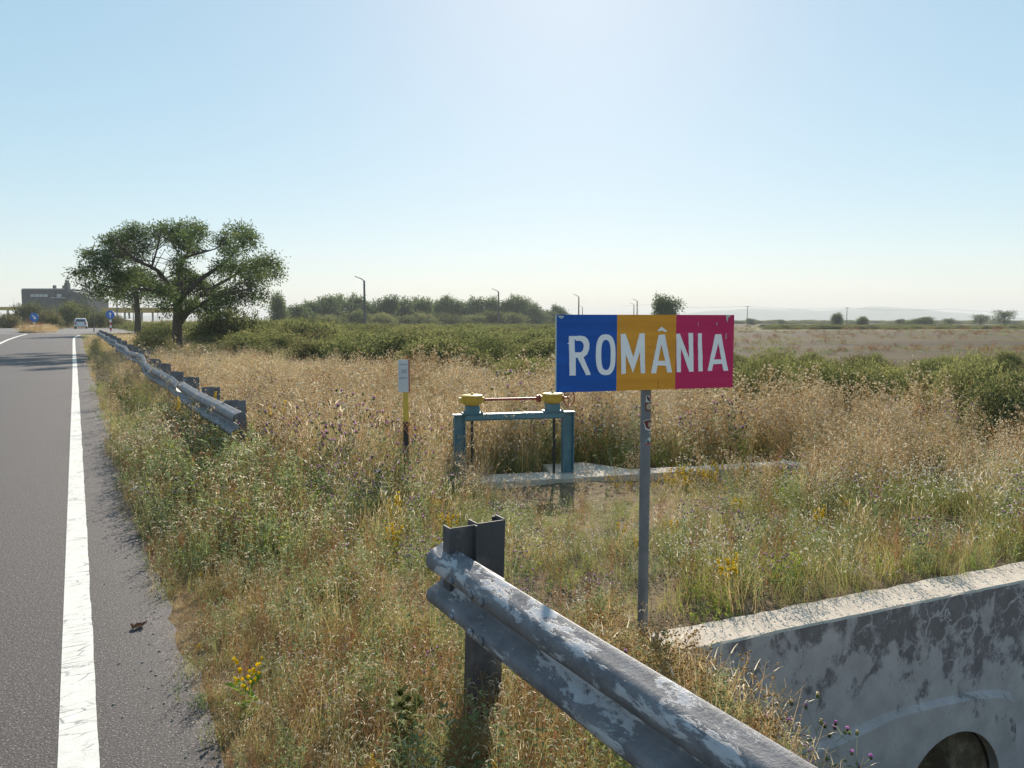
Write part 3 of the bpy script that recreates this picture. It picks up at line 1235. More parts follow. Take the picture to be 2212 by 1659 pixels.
for tt, zz, uu in ((2.59, RZ - 0.082, 0.083), (2.59, RZ - 0.232, 0.083), (2.50, RZ - 0.082, 0.083), (2.50, RZ - 0.232, 0.083), (2.80, RZ - 0.092, 0.066), (2.80, RZ - 0.242, 0.066), (0.9, RZ - 0.082, 0.083)):
    mb = MB()
    c = W(SB - uu, tt, zz)
    rot = Matrix.Translation(c) @ Matrix.Rotation(TH, 4, 'Z') @ Matrix.Rotation(-math.pi / 2, 4, 'Y')
    mb.lathe([(0.016, -0.002), (0.016, 0.005), (0.011, 0.011), (0.004, 0.013)], 10, rot)
    par(mb.build('bolt', [M_rail]), gr)

# ================================================================== FAR GUARDRAIL
g2 = empty('guardrail', W(1.4, 8.3, 0), 0, 'far dented guardrail sagging along the road verge toward the big tree', 'guardrail')
far_top = [(513, 890), (470, 866), (425, 842), (392, 824)]
far_top2 = [(389, 829), (350, 803), (322, 784), (305, 766), (283, 757), (262, 744), (245, 733), (226, 723), (213, 716.5)]


def rail_path(pix, s0, seg):
    raw = []
    for q in pix:
        p = at_s(*q, s0)
        s, t = to_st(p.x, p.y)
        raw.append((t, p.z))
    out = []
    for (ta, za), (tb, zb_) in zip(raw[:-1], raw[1:]):
        n = max(2, int((tb - ta) / seg))
        for k in range(n):
            f = k / n
            out.append((ta + (tb - ta) * f, za + (zb_ - za) * f))
    out.append(raw[-1])
    return out


p1 = rail_path(far_top, 1.40, 0.4)
path = [(1.42 + 0.02 * math.sin(t), t, z, -0.12) for t, z in p1]
par(beam_mesh(path).build('beam', [M_rail2]), g2)
p2 = rail_path(far_top2, 1.40, 1.0)
path = [(1.40 + 0.05 * math.sin(t * 0.9 + 1), t, z, 0.05 + 0.08 * math.sin(t * 0.6)) for t, z in p2]
par(beam_mesh(path).build('beam', [M_rail2]), g2)
allp = p1 + p2


def rail_z(t):
    return float(np.interp(t, [q[0] for q in allp], [q[1] for q in allp]))


for i, t in enumerate([9.1, 10.9, 12.9, 14.9, 17.0, 19.0, 22.0, 25.0, 28.0, 32, 36, 40, 44, 48, 52, 57, 62]):
    zt_ = rail_z(t)
    mb = MB()
    tp = min(0.08, 0.03 + 0.012 * i) + 0.02 * ((i * 7) % 5) / 4
    stbox(mb, 1.44, 1.58, t, t + 0.006, zt_ - 0.30, zt_ + tp, 0.0, 0.05)
    stbox(mb, 1.44, 1.448, t + 0.006, t + 0.08, zt_ - 0.30, zt_ + tp - 0.004, 0.0, 0.05)
    par(mb.build('spacer', [M_rail2]), g2)
    mb = MB()
    g0 = float(ground_h(1.7, t))
    stbox(mb, 1.585, 1.66, t - 0.01, t - 0.004, g0 - 0.3, zt_ + tp - 0.01, 0.0, 0.05)
    stbox(mb, 1.585, 1.593, t - 0.004, t + 0.09, g0 - 0.3, zt_ + tp - 0.006, 0.0, 0.05)
    stbox(mb, 1.652, 1.66, t - 0.004, t + 0.09, g0 - 0.3, zt_ + tp - 0.006, 0.0, 0.05)
    par(mb.build('post', [M_rail2]), g2)


# ================================================================== SLUICE FRAME, CONCRETE SILL
fa = Vector((-0.66, 9.55, 0))
fb = Vector((0.72, 9.88, 0))
fu = fb - fa
FL = fu.length
frz = math.atan2(fu.y, fu.x)
FZ = -0.30
fr = empty('sluice_frame', (fa.x, fa.y, FZ), frz, 'teal steel sluice frame with two ochre gearboxes and a red handwheel', 'sluice gate')
HT = 0.83


def ibeam(mb, x, z0, z1, w=0.14, d=0.12):
    mb.box((x - w / 2, -d / 2, z0), (x - w / 2 + 0.008, d / 2, z1))
    mb.box((x + w / 2 - 0.008, -d / 2, z0), (x + w / 2, d / 2, z1))
    mb.box((x - w / 2 + 0.008, -0.004, z0), (x + w / 2 - 0.008, 0.004, z1 - 0.002))


for x in (0.0, FL):
    mb = MB()
    ibeam(mb, x, -0.3, HT - 0.009)
    mb.build('leg', [M_teal], fr)
mb = MB()
mb.box((-0.085, -0.065, HT - 0.008), (FL + 0.085, 0.065, HT))
mb.box((0.072, -0.004, HT - 0.075), (FL - 0.072, 0.004, HT - 0.008))
mb.box((0.072, -0.055, HT - 0.083), (FL - 0.072, 0.055, HT - 0.075))
mb.box((0.072, -0.062, HT - 0.07), (FL - 0.072, -0.056, HT - 0.009))
mb.build('cross_beam', [M_teal], fr, bevel=0.002)
GX = (0.165, FL - 0.205)
for i, x in enumerate(GX):
    mb = MB()
    mb.box((x - 0.13, -0.085, HT + 0.002), (x + 0.13, 0.085, HT + 0.018))
    mb.box((x - 0.085, -0.07, HT + 0.018), (x + 0.085, 0.07, HT + 0.108))
    pd = mb.build('pedestal', [M_teal], fr, bevel=0.004)
    for bx in (-0.11, 0.11):
        mb = MB()
        mb.lathe([(0.016, HT + 0.018), (0.016, HT + 0.034), (0.008, HT + 0.035), (0.008, HT + 0.05)], 6, Matrix.Translation((x + bx, -0.06, 0)), smooth=False)
        mb.build('bolt', [M_teal], pd)
    mb = MB()
    z0 = HT + 0.109
    mb.lathe([(0.085, z0), (0.105, z0 + 0.01), (0.125, z0 + 0.06), (0.132, z0 + 0.105), (0.136, z0 + 0.11), (0.136, z0 + 0.125), (0.12, z0 + 0.131), (0.02, z0 + 0.135), (0.016, z0 + 0.155)], 24, Matrix.Translation((x, 0, 0)))
    mb.box((x - 0.165, -0.05, z0 + 0.03), (x - 0.09, 0.05, z0 + 0.10))
    mb.box((x + 0.09, -0.05, z0 + 0.03), (x + 0.145, 0.05, z0 + 0.10))
    gb = mb.build('gearbox', [M_gear], fr)
    mb = MB()
    xr = x + (-0.005 if i == 0 else 0.02)
    mb.tube([(xr, -0.01, -0.25 if i else 0.0), (xr, -0.01, HT - 0.09)], 0.017, 8)
    mb.build('threaded_rod', [M_black], fr)
zs_ = HT + 0.175
mb = MB()
mb.tube([(GX[0] + 0.146, 0, zs_), (GX[1] - 0.20, 0, zs_)], 0.017, 10)
mb.tube([(GX[1] - 0.21, 0, zs_), (GX[1] - 0.19, 0, zs_)], 0.045, 12)
mb.tube([(GX[1] - 0.18, 0, zs_), (GX[1] - 0.166, 0, zs_)], 0.052, 12)
mb.tube([(GX[0] + 0.146, 0, zs_), (GX[0] + 0.156, 0, zs_)], 0.03, 12)
mb.build('drive_shaft', [M_redp], fr)
mb = MB()
hx = GX[1] + 0.215
rw = 0.105
mb.tube([(GX[1] + 0.146, 0, zs_), (hx, 0, zs_)], 0.013, 8)
wax = Vector((0.52, -0.85, 0)).normalized()
wsd = Vector((0.85, 0.52, 0)).normalized()
hc = Vector((hx, -0.02, zs_))
mb.tube([hc - wax * 0.05, hc + wax * 0.012], 0.013, 8)
rim = [hc + wsd * (rw * math.cos(a)) + Vector((0, 0, rw * math.sin(a))) for a in [2 * math.pi * k / 24 for k in range(25)]]
mb.tube(rim, 0.0085, 8, cap=False)
for k in range(3):
    a = 2 * math.pi * k / 3 + 0.5
    mb.tube([hc, hc + wsd * (rw * math.cos(a)) + Vector((0, 0, rw * math.sin(a)))], 0.0065, 6)
hw_o = mb.build('handwheel', [M_redp], fr)
hw_o.location = (0, 0, 0)

# concrete sill of the far headwall on which the frame stands
mb = MB()
d0 = Matrix.Translation((fa.x, fa.y, FZ)) @ Matrix.Rotation(frz, 4, 'Z')
sill_root = empty('concrete_sill', (fa.x, fa.y, FZ), frz, 'low pale concrete sill under the sluice frame', 'wall')
segs = [(-0.10, 0.46), (1.2, 0.46), (1.25, 0.98), (1.85, 0.98), (2.3, 0.34), (3.4, 0.30), (4.75, 0.28)]
front = lambda x: -0.36 + 0.01 * float(vnoise(x * 3, 0, 8))
V, Fc = [], []
n = 0
for x, d in segs:
    bow = 0.035 * max(0, x - 1.5) ** 1.3
    V += [(x, front(x) + bow, -0.6), (x, front(x) + bow, 0.03), (x, front(x) + d + bow, 0.03), (x, front(x) + d + bow, -0.6)]
for i in range(len(segs) - 1):
    for k in range(3):
        Fc.append((4 * i + k, 4 * i + 4 + k, 4 * i + 5 + k, 4 * i + 1 + k))
Fc += [(0, 1, 2, 3), tuple(4 * (len(segs) - 1) + k for k in (3, 2, 1, 0))]
mb.add(V, Fc)
mb.build('sill_block', [M_conc], sill_root, bevel=0.01)

# ================================================================== MARKER POST
mp = Vector((-1.155, 8.26, 0))
mroot = empty('marker_post', (mp.x, mp.y, -0.32), math.radians(-14), 'slim yellow and black marker post with a faded white plate', 'post')
mzt = at_Y(877, 777, 8.26).z + 0.32
mzb = at_Y(877, 847, 8.26).z + 0.32
myk = at_Y(877, 911, 8.26).z + 0.32
mbk = at_Y(877, 962, 8.26).z + 0.32
mb = MB()
mb.tube([(0, 0.02, -0.2), (0, 0.02, mbk)], 0.03, 12)
o = mb.build('shaft', [M_wood], mroot)
mb = MB()
mb.tube([(0, 0.02, mbk + 0.001), (0, 0.02, myk)], 0.0305, 12)
mb.build('black_band', [M_black], mroot)
mb = MB()
mb.tube([(0, 0.02, myk + 0.001), (0, 0.02, mzb + 0.1)], 0.0305, 12)
mb.build('yellow_band', [M_yelpost], mroot)
mb = MB()
mb.box((-0.068, -0.022, mzb), (0.052, -0.014, mzt))
mb.build('plate', [M_plate], mroot, bevel=0.002)
mb = MB()
mb.box((0.053, -0.024, mzb - 0.002), (0.06, -0.004, mzt + 0.002))
mb.build('plate_edge', [M_redp], mroot)
pl = [c for c in mroot.children if c.name.startswith('plate') and 'edge' not in c.name][0]
for z0, z1, x0, x1 in ((0.84, 0.87, -0.045, 0.035), (0.66, 0.70, -0.03, 0.03), (0.60, 0.64, -0.03, 0.03), (0.42, 0.46, -0.05, 0.035)):
    mb = MB()
    h = mzt - mzb
    mb.box((x0, -0.0232, mzb + h * z0), (x1, -0.0226, mzb + h * z1))
    mb.build('faded_text_line', [M_print], pl)


# ================================================================== FOLIAGE BUILDERS
def leaf_quads(C, D, L, Wd, rg, roll=None):
    """diamond leaves: base C, direction D (unit), length L, width Wd"""
    n = len(C)
    rnd = rg.normal(size=(n, 3))
    S = np.cross(D, rnd)
    S /= np.linalg.norm(S, axis=1, keepdims=True) + 1e-9
    L = np.asarray(L).reshape(-1, 1)
    Wd = np.asarray(Wd).reshape(-1, 1)
    m = C + D * L * 0.45
    V = np.stack([C, m + S * Wd * 0.5, C + D * L, m - S * Wd * 0.5], 1).reshape(-1, 3)
    Q = np.arange(4 * n).reshape(n, 4)
    return V, Q


def crown_mesh(name, blobs, count, leaf_l, leaf_w, mats, seed, spray=6, droop=0.35, shell=0.55):
    """blobs: (x, y, z, rx, ry, rz). Sprays of small leaves spread through each blob."""
    rg = np.random.default_rng(seed)
    B = np.array(blobs, float)
    w = (B[:, 3] * B[:, 4] * B[:, 5]) ** (2 / 3)
    idx = rg.choice(len(B), size=count, p=w / w.sum())
    d = rg.normal(size=(count, 3))
    d /= np.linalg.norm(d, axis=1, keepdims=True)
    rad = rg.uniform(0, 1, size=(count, 1)) ** shell
    c = B[idx, :3] + d * rad * B[idx, 3:6] * rg.uniform(0.75, 1.15, size=(count, 1))
    dirv = d * 0.8 + rg.normal(size=(count, 3)) * 0.7
    dirv[:, 2] -= droop * rg.uniform(0, 1, size=count)
    dirv /= np.linalg.norm(dirv, axis=1, keepdims=True)
    Cs, Ds = [], []
    for k in range(spray):
        off = dirv * (k * leaf_l * 0.75) + rg.normal(size=(count, 3)) * leaf_l * 0.18
        off[:, 2] -= droop * 0.12 * leaf_l * k * k
        Cs.append(c + off)
        q = dirv + rg.normal(size=(count, 3)) * 0.75
        q /= np.linalg.norm(q, axis=1, keepdims=True)
        Ds.append(q)
    C = np.concatenate(Cs)
    D = np.concatenate(Ds)
    n = len(C)
    V, Q = leaf_quads(C, D, leaf_l * rg.uniform(0.6, 1.3, n), leaf_w * rg.uniform(0.6, 1.3, n), rg)
    mi = rg.choice(len(mats), size=n)
    return arr_mesh(name, V, Q, mats, mi)


# ================================================================== BIG ROADSIDE TREE
TREE_Y = 40.0
tb = at_Y(384, 772, TREE_Y)
tb.z = gz(tb.x, tb.y) - 0.05
tree = empty('locust_tree', tb, 0, 'big spreading locust tree with feathery open crown beside the road', 'tree')


def tp(cx, cy, dy=0.0):
    """close-up reading of the tree -> tree-local point"""
    px, py = (140 + cx / 3.687) * 0.8848, (500 + cy / 3.687) * 0.8848
    return at_Y(px, py, TREE_Y + dy) - tb


PXM = TREE_Y / FPX * 0.8848 / 3.687            # metres per close-up pixel
limbs = [
    ([(1085, 1385, 0), (1084, 1250, 0), (1080, 1100, 0), (1088, 900, 0), (1108, 720, 0), (1112, 600, 0.1)], (50, 44, 42, 38, 30, 22)),
    ([(1060, 860, 0), (990, 700, -0.5), (900, 590, -1.0), (830, 552, -1.3), (740, 515, -1.6), (690, 480, -1.8), (600, 410, -2), (520, 340, -2)], (26, 20, 17, 15, 12, 9, 6, 3)),
    ([(850, 560, -1.2), (880, 460, -1.0), (905, 370, -0.8), (930, 270, -0.6)], (10, 8, 6, 3)),
    ([(1110, 640, 0), (1112, 540, 0.3), (1150, 480, 0.5), (1185, 400, 0.7), (1210, 290, 0.9), (1240, 210, 1)], (22, 18, 14, 10, 7, 3)),
    ([(1130, 500, 0.4), (1080, 420, 0.6), (1020, 330, 0.8), (1000, 250, 1)], (10, 8, 5, 3)),
    ([(1170, 470, 0.5), (1300, 432, 0.2), (1430, 395, 0), (1520, 330, 0)], (9, 7, 5, 3)),
    ([(1120, 830, 0), (1300, 660, 0.5), (1450, 565, 1.0), (1560, 470, 1.2), (1640, 330, 1.5), (1680, 250, 1.5)], (26, 20, 15, 12, 8, 3)),
    ([(1110, 1000, 0), (1300, 800, 1.0), (1500, 690, 1.6), (1700, 570, 2.0), (1900, 545, 2.2), (2000, 520, 2.2)], (22, 18, 14, 10, 7, 3)),
    ([(1070, 840, 0), (850, 765, 0.8), (600, 750, 1.5), (440, 735, 1.8), (330, 700, 2), (240, 640, 2)], (20, 14, 11, 9, 6, 3)),
    ([(1115, 1060, 0), (1190, 960, -0.4), (1400, 830, -1.2), (1600, 780, -1.8), (1760, 760, -2)], (18, 16, 12, 8, 4)),
    ([(640, 450, -1.9), (500, 470, -1.8), (350, 440, -1.5), (260, 420, -1.4)], (8, 6, 4, 3)),
    ([(1450, 570, 1), (1600, 560, 1.2), (1760, 500, 1.5)], (9, 7, 4)),
]
mb = MB()
for pts, rr in limbs:
    mb.tube([tp(*q) for q in pts], [r_ * PXM for r_ in rr], 9, 0)
rg_ = random.Random(11)
for pts, rr in limbs[1:]:                            # twigs
    P3 = [tp(*q) for q in pts]
    for i in range(1, len(P3)):
        for k in range(4):
            f = rg_.random()
            a = P3[i - 1].lerp(P3[i], f)
            d = Vector((rg_.uniform(-1, 1), rg_.uniform(-1, 1), rg_.uniform(-0.2, 1))).normalized()
            L_ = rg_.uniform(0.5, 1.3)
            mb.tube([a, a + d * L_ * 0.5 + Vector((0, 0, 0.05)), a + d * L_], [0.03, 0.02, 0.008], 5)
mb.build('trunk', [M_bark], tree)
blobs2 = [(690, 240, 140, 95), (560, 320, 150, 100), (770, 390, 110, 90), (900, 250, 140, 100), (1040, 220, 130, 90), (1200, 185, 130, 70), (1270, 260, 110, 85), (1130, 320, 140, 95), (1230, 410, 70, 50),
          (1640, 220, 150, 60), (1510, 310, 120, 100), (1710, 310, 120, 105), (1560, 420, 100, 70), (1900, 510, 150, 75), (1970, 600, 90, 60), (1770, 560, 130, 95), (1620, 560, 130, 80), (1480, 560, 120, 70), (1720, 690, 150, 75), (1850, 640, 80, 60),
          (440, 320, 70, 50), (330, 470, 110, 70), (255, 425, 50, 35), (450, 540, 150, 90), (280, 610, 120, 60), (190, 605, 80, 40), (330, 745, 130, 50), (420, 790, 150, 40), (550, 795, 60, 45), (650, 640, 120, 80), (740, 600, 100, 75), (820, 720, 130, 60), (560, 650, 90, 60), (600, 440, 120, 80), (480, 440, 110, 80), (700, 480, 60, 40),
          (1100, 540, 70, 110), (1150, 650, 140, 110), (1050, 760, 170, 105), (1260, 700, 160, 110), (1400, 780, 170, 100), (1560, 800, 160, 90), (1730, 810, 130, 70), (1860, 820, 60, 45), (960, 770, 110, 60),
          (980, 900, 100, 60), (1150, 880, 150, 65), (1310, 900, 170, 75), (1480, 880, 140, 60), (900, 640, 70, 50)]
rb = random.Random(5)
bl = []
for cx, cy_, rx, ry in blobs2:
    dep = rb.uniform(-2.6, 2.6)
    p = tp(cx, cy_, dep)
    bl.append((p.x, p.y, p.z, rx * PXM * 0.84, max(ry, 60) * PXM * 0.9, ry * PXM * 0.78))
cm = crown_mesh('crown', bl, 10500, 0.17, 0.052, [V_tree], 3, spray=4, droop=0.6, shell=0.52)
o = link(bpy.data.objects.new('crown', cm))
o.parent = tree

# second, slimmer tree behind it
t2 = at_Y(297, 700, 66)
t2.z = gz(t2.x, t2.y) - 0.05
tree2 = empty('slim_tree', t2, 0, 'slim straight trunk showing behind the left side of the big tree', 'tree')
mb = MB()
hh = at_Y(297, 600, 66).z - t2.z
mb.tube([(0, 0, 0), (0.05, 0, hh * 0.35), (0.0, 0, hh * 0.7), (0.1, 0, hh)], [0.30, 0.25, 0.2, 0.08], 9)
for a in range(7):
    z = hh * rb.uniform(0.6, 0.95)
    an = rb.uniform(0, 6.28)
    mb.tube([(0, 0, z), (0.8 * math.cos(an), 0.8 * math.sin(an), z + 0.5), (1.6 * math.cos(an), 1.6 * math.sin(an), z + 0.8)], [0.07, 0.05, 0.02], 6)
mb.build('trunk', [M_bark], tree2)
bl = [(rb.uniform(-1.7, 1.7), rb.uniform(-1.4, 1.4), hh * rb.uniform(0.72, 1.05), 0.8, 0.8, 0.55) for _ in range(12)]
o = link(bpy.data.objects.new('crown', crown_mesh('crown', bl, 700, 0.25, 0.1, [V_tree], 8)))
o.parent = tree2


# ================================================================== BUSHES AND TREES
def bush_mesh(seed, mats, n=1500, leaf=0.065, lw=0.034, lumps=11, flat=0.8):
    """unit bush: about 2 wide (x, y) and 1 high"""
    r = random.Random(seed)
    bl = [(0, 0, 0.42, 0.62, 0.62, 0.40)]
    for k in range(lumps):
        a = r.uniform(0, 6.28)
        q = r.uniform(0.25, 0.72)
        zz = r.uniform(0.22, 0.72) * (1.1 - 0.45 * q)
        e = r.uniform(0.22, 0.40)
        bl.append((q * math.cos(a), q * math.sin(a), zz, e, e, e * flat))
    return crown_mesh('foliage', bl, n, leaf, lw, mats, seed, spray=5, droop=0.1, shell=0.42)


def bush_stems(seed):
    r = random.Random(seed)
    mb = MB()
    for k in range(7):
        a = r.uniform(0, 6.28)
        q = r.uniform(0.2, 0.55)
        mb.tube([(0.05 * math.cos(a), 0.05 * math.sin(a), -0.08), (q * 0.5 * math.cos(a), q * 0.5 * math.sin(a), 0.3), (q * math.cos(a), q * math.sin(a), 0.7)], [0.03, 0.02, 0.008], 5)
    return mb.mesh('stems', [M_bark])


BUSH_M = {}
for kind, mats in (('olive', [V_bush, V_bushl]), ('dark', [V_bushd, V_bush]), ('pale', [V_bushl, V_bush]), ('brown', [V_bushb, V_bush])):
    BUSH_M[kind] = [(bush_mesh(40 + 7 * k + len(kind), mats), bush_stems(k)) for k in range(3)]
# finer-leaved sets for bushes that stand close
BUSH_N = {}
for kind, mats in (('olive', [V_bush, V_bushl, V_olive]), ('dark', [V_bushd, V_bush]), ('pale', [V_bushl, V_bushl, V_bush])):
    BUSH_N[kind] = [(bush_mesh(90 + 5 * k + len(kind), mats, n=1900, leaf=0.06, lw=0.022, lumps=15), bush_stems(k + 4)) for k in range(2)]


def bush(px, py_base, Y, w_px, top_px, kind, label, group=None, near=False, name='bush', k=0, cat='bush'):
    p = at_Y(px, 692, Y)
    g = gz(p.x, p.y) - 0.04
    root = empty(name, (p.x, p.y, g), k * 1.7, label, cat, group)
    h = at_Y(px, top_px, Y).z - g
    w = w_px * Y / FPX
    fm, sm = (BUSH_N if near else BUSH_M)[kind][k % (2 if near else 3)]
    for nm, me in (('foliage', fm), ('stems', sm)):
        o = link(bpy.data.objects.new(nm, me))
        o.parent = root
        o.scale = (w / 1.75, w / 1.75, h / 1.0)
    return root


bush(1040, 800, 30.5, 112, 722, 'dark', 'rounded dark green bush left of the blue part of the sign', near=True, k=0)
bush(1128, 832, 23.0, 150, 757, 'olive', 'olive bush with pale weeds behind the sluice shaft', near=True, k=1)
bush(1650, 835, 16.0, 150, 738, 'pale', 'light green bush just right of the crimson end of the sign', near=True, k=0)
bush(1745, 840, 18.0, 170, 752, 'olive', 'olive bush second to the right of the sign', near=True, k=1)
bush(1835, 840, 17.0, 170, 768, 'pale', 'low pale bush in the middle of the right hand scrub', near=True, k=1)
bush(1915, 850, 19.0, 150, 772, 'olive', 'olive bush right of the middle of the right hand scrub', near=True, k=0)
bush(1990, 860, 16.0, 150, 775, 'dark', 'dark bush left of the tall light green bush', near=True, k=0)
bush(2080, 870, 14.5, 190, 752, 'pale', 'tall light green bush near the right edge', near=True, k=0)
bush(2165, 910, 12.5, 210, 795, 'dark', 'dark bush low at the right edge in front of the light green one', near=True, k=1)
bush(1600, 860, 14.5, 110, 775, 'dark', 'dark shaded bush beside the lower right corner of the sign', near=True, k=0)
bush(2010, 1010, 9.2, 110, 960, 'dark', 'small dark green shrub among white flowers on the right', near=True, k=1)
# mass behind and beside the big tree
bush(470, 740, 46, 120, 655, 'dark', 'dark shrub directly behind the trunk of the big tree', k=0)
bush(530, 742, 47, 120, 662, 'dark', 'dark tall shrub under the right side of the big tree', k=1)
bush(560, 738, 50, 70, 690, 'olive', 'green shrub at the right foot of the dark shrubs', k=2)
bush(345, 745, 50, 90, 690, 'dark', 'dark shrub left of the trunk of the big tree', k=2)
bush(320, 770, 38, 90, 712, 'pale', 'bright green shrub between the far guardrail and the tree trunk', near=True, k=0)
bush(430, 775, 36, 60, 735, 'olive', 'small green shrub at the foot of the big tree', near=True, k=1)
# planting in front of the building
for i, (px, w, top, Y, kind, lab) in enumerate([
        (62, 60, 652, 128, 'dark', 'dark round bush at the left corner of the grey building'),
        (98, 46, 668, 112, 'brown', 'brownish bush on the traffic island beside the blue sign'),
        (118, 26, 676, 100, 'brown', 'small brown bush at the right end of the traffic island'),
        (142, 56, 655, 126, 'dark', 'dark bush in front of the middle of the grey building'),
        (178, 50, 648, 134, 'dark', 'dark bush at the right corner of the grey building'),
        (214, 46, 668, 124, 'dark', 'dark bush right of the white car'),
        (255, 36, 676, 118, 'brown', 'brown bush behind the blue sign with the upward arrow'),
        (18, 60, 676, 120, 'brown', 'grey brown bush at the left edge of the picture')]):
    bush(px, 705, Y, w * 1.3, top - 2, kind, lab, k=i)

ORD = ['first', 'second', 'third', 'fourth', 'fifth', 'sixth', 'seventh', 'eighth', 'ninth', 'tenth', 'eleventh', 'twelfth', 'thirteenth', 'fourteenth', 'fifteenth', 'sixteenth', 'seventeenth', 'eighteenth', 'nineteenth', 'twentieth', 'twenty-first', 'twenty-second', 'twenty-third', 'twenty-fourth', 'twenty-fifth', 'twenty-sixth']


def tree_meshes(seed, mats, n=1500, leaf=0.05, lw=0.032):
    """unit tree: height 1, crown about 0.9 wide"""
    r = random.Random(seed)
    mb = MB()
    mb.tube([(0, 0, -0.03), (0.01, 0, 0.2), (0.0, 0.01, 0.5), (0.01, 0, 0.8)], [0.028, 0.022, 0.015, 0.004], 7)
    bl = [(0, 0, 0.5, 0.26, 0.26, 0.32)]
    for k in range(13):
        a = r.uniform(0, 6.28)
        z = r.uniform(0.16, 0.9)
        q = r.uniform(0.12, 0.36) * (1.15 - abs(z - 0.45))
        e = r.uniform(0.09, 0.19)
        bl.append((q * math.cos(a), q * math.sin(a), z, e, e, e * 0.85))
        mb.tube([(0, 0, max(0.1, z - 0.25)), (q * 0.6 * math.cos(a), q * 0.6 * math.sin(a), z - 0.08), (q * math.cos(a), q * math.sin(a), z)], [0.012, 0.008, 0.003], 5)
    return crown_mesh('crown', bl, n, leaf, lw, mats, seed, spray=5, droop=0.1, shell=0.45), mb.mesh('trunk', [M_bark])


TREE_V = [tree_meshes(200 + k, [V_far]) for k in range(5)]
TREE_S = [tree_meshes(300 + k, [V_far], n=520) for k in range(2)]


def far_tree(px, top, w_px, Y, label, group=None, k=0, sparse=False, name='tree'):
    p = at_Y(px, 692, Y)
    g = gz(p.x, p.y) - 0.1
    root = empty(name, (p.x, p.y, g), k * 2.1, label, 'tree', group)
    h = at_Y(px, top, Y).z - g
    w = w_px * Y / FPX
    for nm, me in zip(('crown', 'trunk'), (TREE_S if sparse else TREE_V)[k % (2 if sparse else 5)]):
        o = link(bpy.data.objects.new(nm, me))
        o.parent = root
        o.scale = (w / 0.8, w / 0.8, h / 1.02)
    return root


line = [(600, 637, 46, 150), (640, 655, 60, 170), (672, 652, 50, 185), (700, 633, 62, 190), (735, 636, 66, 200), (772, 640, 50, 205), (800, 645, 56, 205), (832, 641, 60, 200), (862, 646, 48, 210),
        (886, 640, 54, 212), (915, 647, 50, 205), (945, 641, 56, 215), (972, 642, 50, 220), (1000, 645, 54, 220), (1030, 641, 56, 225), (1062, 646, 50, 225), (1092, 643, 56, 228), (1122, 640, 54, 230), (1146, 650, 50, 235), (1166, 668, 36, 240), (1188, 672, 40, 262), (1208, 655, 34, 270)]
for i, (px, top, w, Y) in enumerate(line):
    far_tree(px, top, w, Y, ORD[i] + ' tree from the left in the far green tree line', 'trees of the far tree line', i)
for i in range(11):                                   # lower understorey that closes the line
    px = 615 + i * 50
    bush(px, 700, 165 + i * 5, 78, 668 + 4 * (i % 3), 'dark' if i % 2 else 'olive', ORD[i] + ' low bush from the left at the foot of the far tree line', 'bushes under the far tree line', k=i, name='hedge_bush')
far_tree(1440, 640, 66, 120, 'rounded tree standing alone above the top edge of the sign', None, 2, name='round_tree')
for i, (px, top, w, Y, lab, kk, spx) in enumerate([
        (1807, 678, 30, 210, 'small dark tree left of the second utility pole', 0, False), (1863, 681, 24, 205, 'small round dark tree right of the second utility pole', 3, False),
        (1990, 683, 50, 230, 'wide low tree on the horizon right of centre', 1, False), (2118, 678, 36, 240, 'thin bare looking tree near the right end of the horizon', 0, True),
        (2170, 671, 46, 235, 'last sparse tree on the horizon at the right edge', 1, True), (1622, 688, 22, 330, 'small bush tree at the foot of the first utility pole', 2, False),
        (1688, 690, 18, 330, 'tiny round tree between the two utility poles', 4, False), (1945, 690, 26, 260, 'little tree beside the wide low tree', 0, False), (2050, 688, 30, 250, 'pale little tree between the wide and the bare tree', 3, True)]):
    far_tree(px, top, w, Y, lab, None, kk, spx, 'field_tree')


# ================================================================== LAMP POSTS, UTILITY POLES
for i, (px, top, Y, lab) in enumerate([
        (788, 606, 129, 'tallest and nearest lamp post in front of the tree line'), (1077, 630, 178, 'second lamp post in front of the right part of the tree line'),
        (1250, 641, 220, 'taller lamp post just above the blue part of the sign'), (1258, 663, 380, 'small far lamp post next to the taller one above the blue part'),
        (1376, 650, 262, 'taller lamp post above the ochre part of the sign'), (1369, 658, 330, 'shorter lamp post of the pair above the ochre part')]):
    p = at_Y(px, 692, Y)
    g = gz(p.x, p.y)
    h = at_Y(px, top, Y).z - g
    root = empty('lamp_post', (p.x, p.y, g), 0, lab, 'lamp post', 'lamp posts behind the scrub')
    mb = MB()
    mb.tube([(0, 0, -0.3), (0, 0, h * 0.5), (0, 0, h)], [0.24, 0.20, 0.16], 8)
    mb.build('post', [M_lampst], root)
    mb = MB()
    mb.tube([(0.0, 0, h - 0.1), (-0.35, 0, h + 0.22), (-1.0, 0, h + 0.5)], [0.09, 0.08, 0.07], 6)
    mb.build('arm', [M_lampst], root)
    mb = MB()
    c = Vector((-1.22, 0, h + 0.58))
    rot = Matrix.Translation(c) @ Matrix.Rotation(math.radians(24), 4, 'Y')
    mb.box((-0.34, -0.11, -0.05), (0.3, 0.11, 0.05), 0, rot)
    mb.box((-0.30, -0.09, -0.09), (0.0, 0.09, -0.052), 0, rot)
    mb.build('lamp_head', [M_lampst], root, bevel=0.02)
up_pts = []
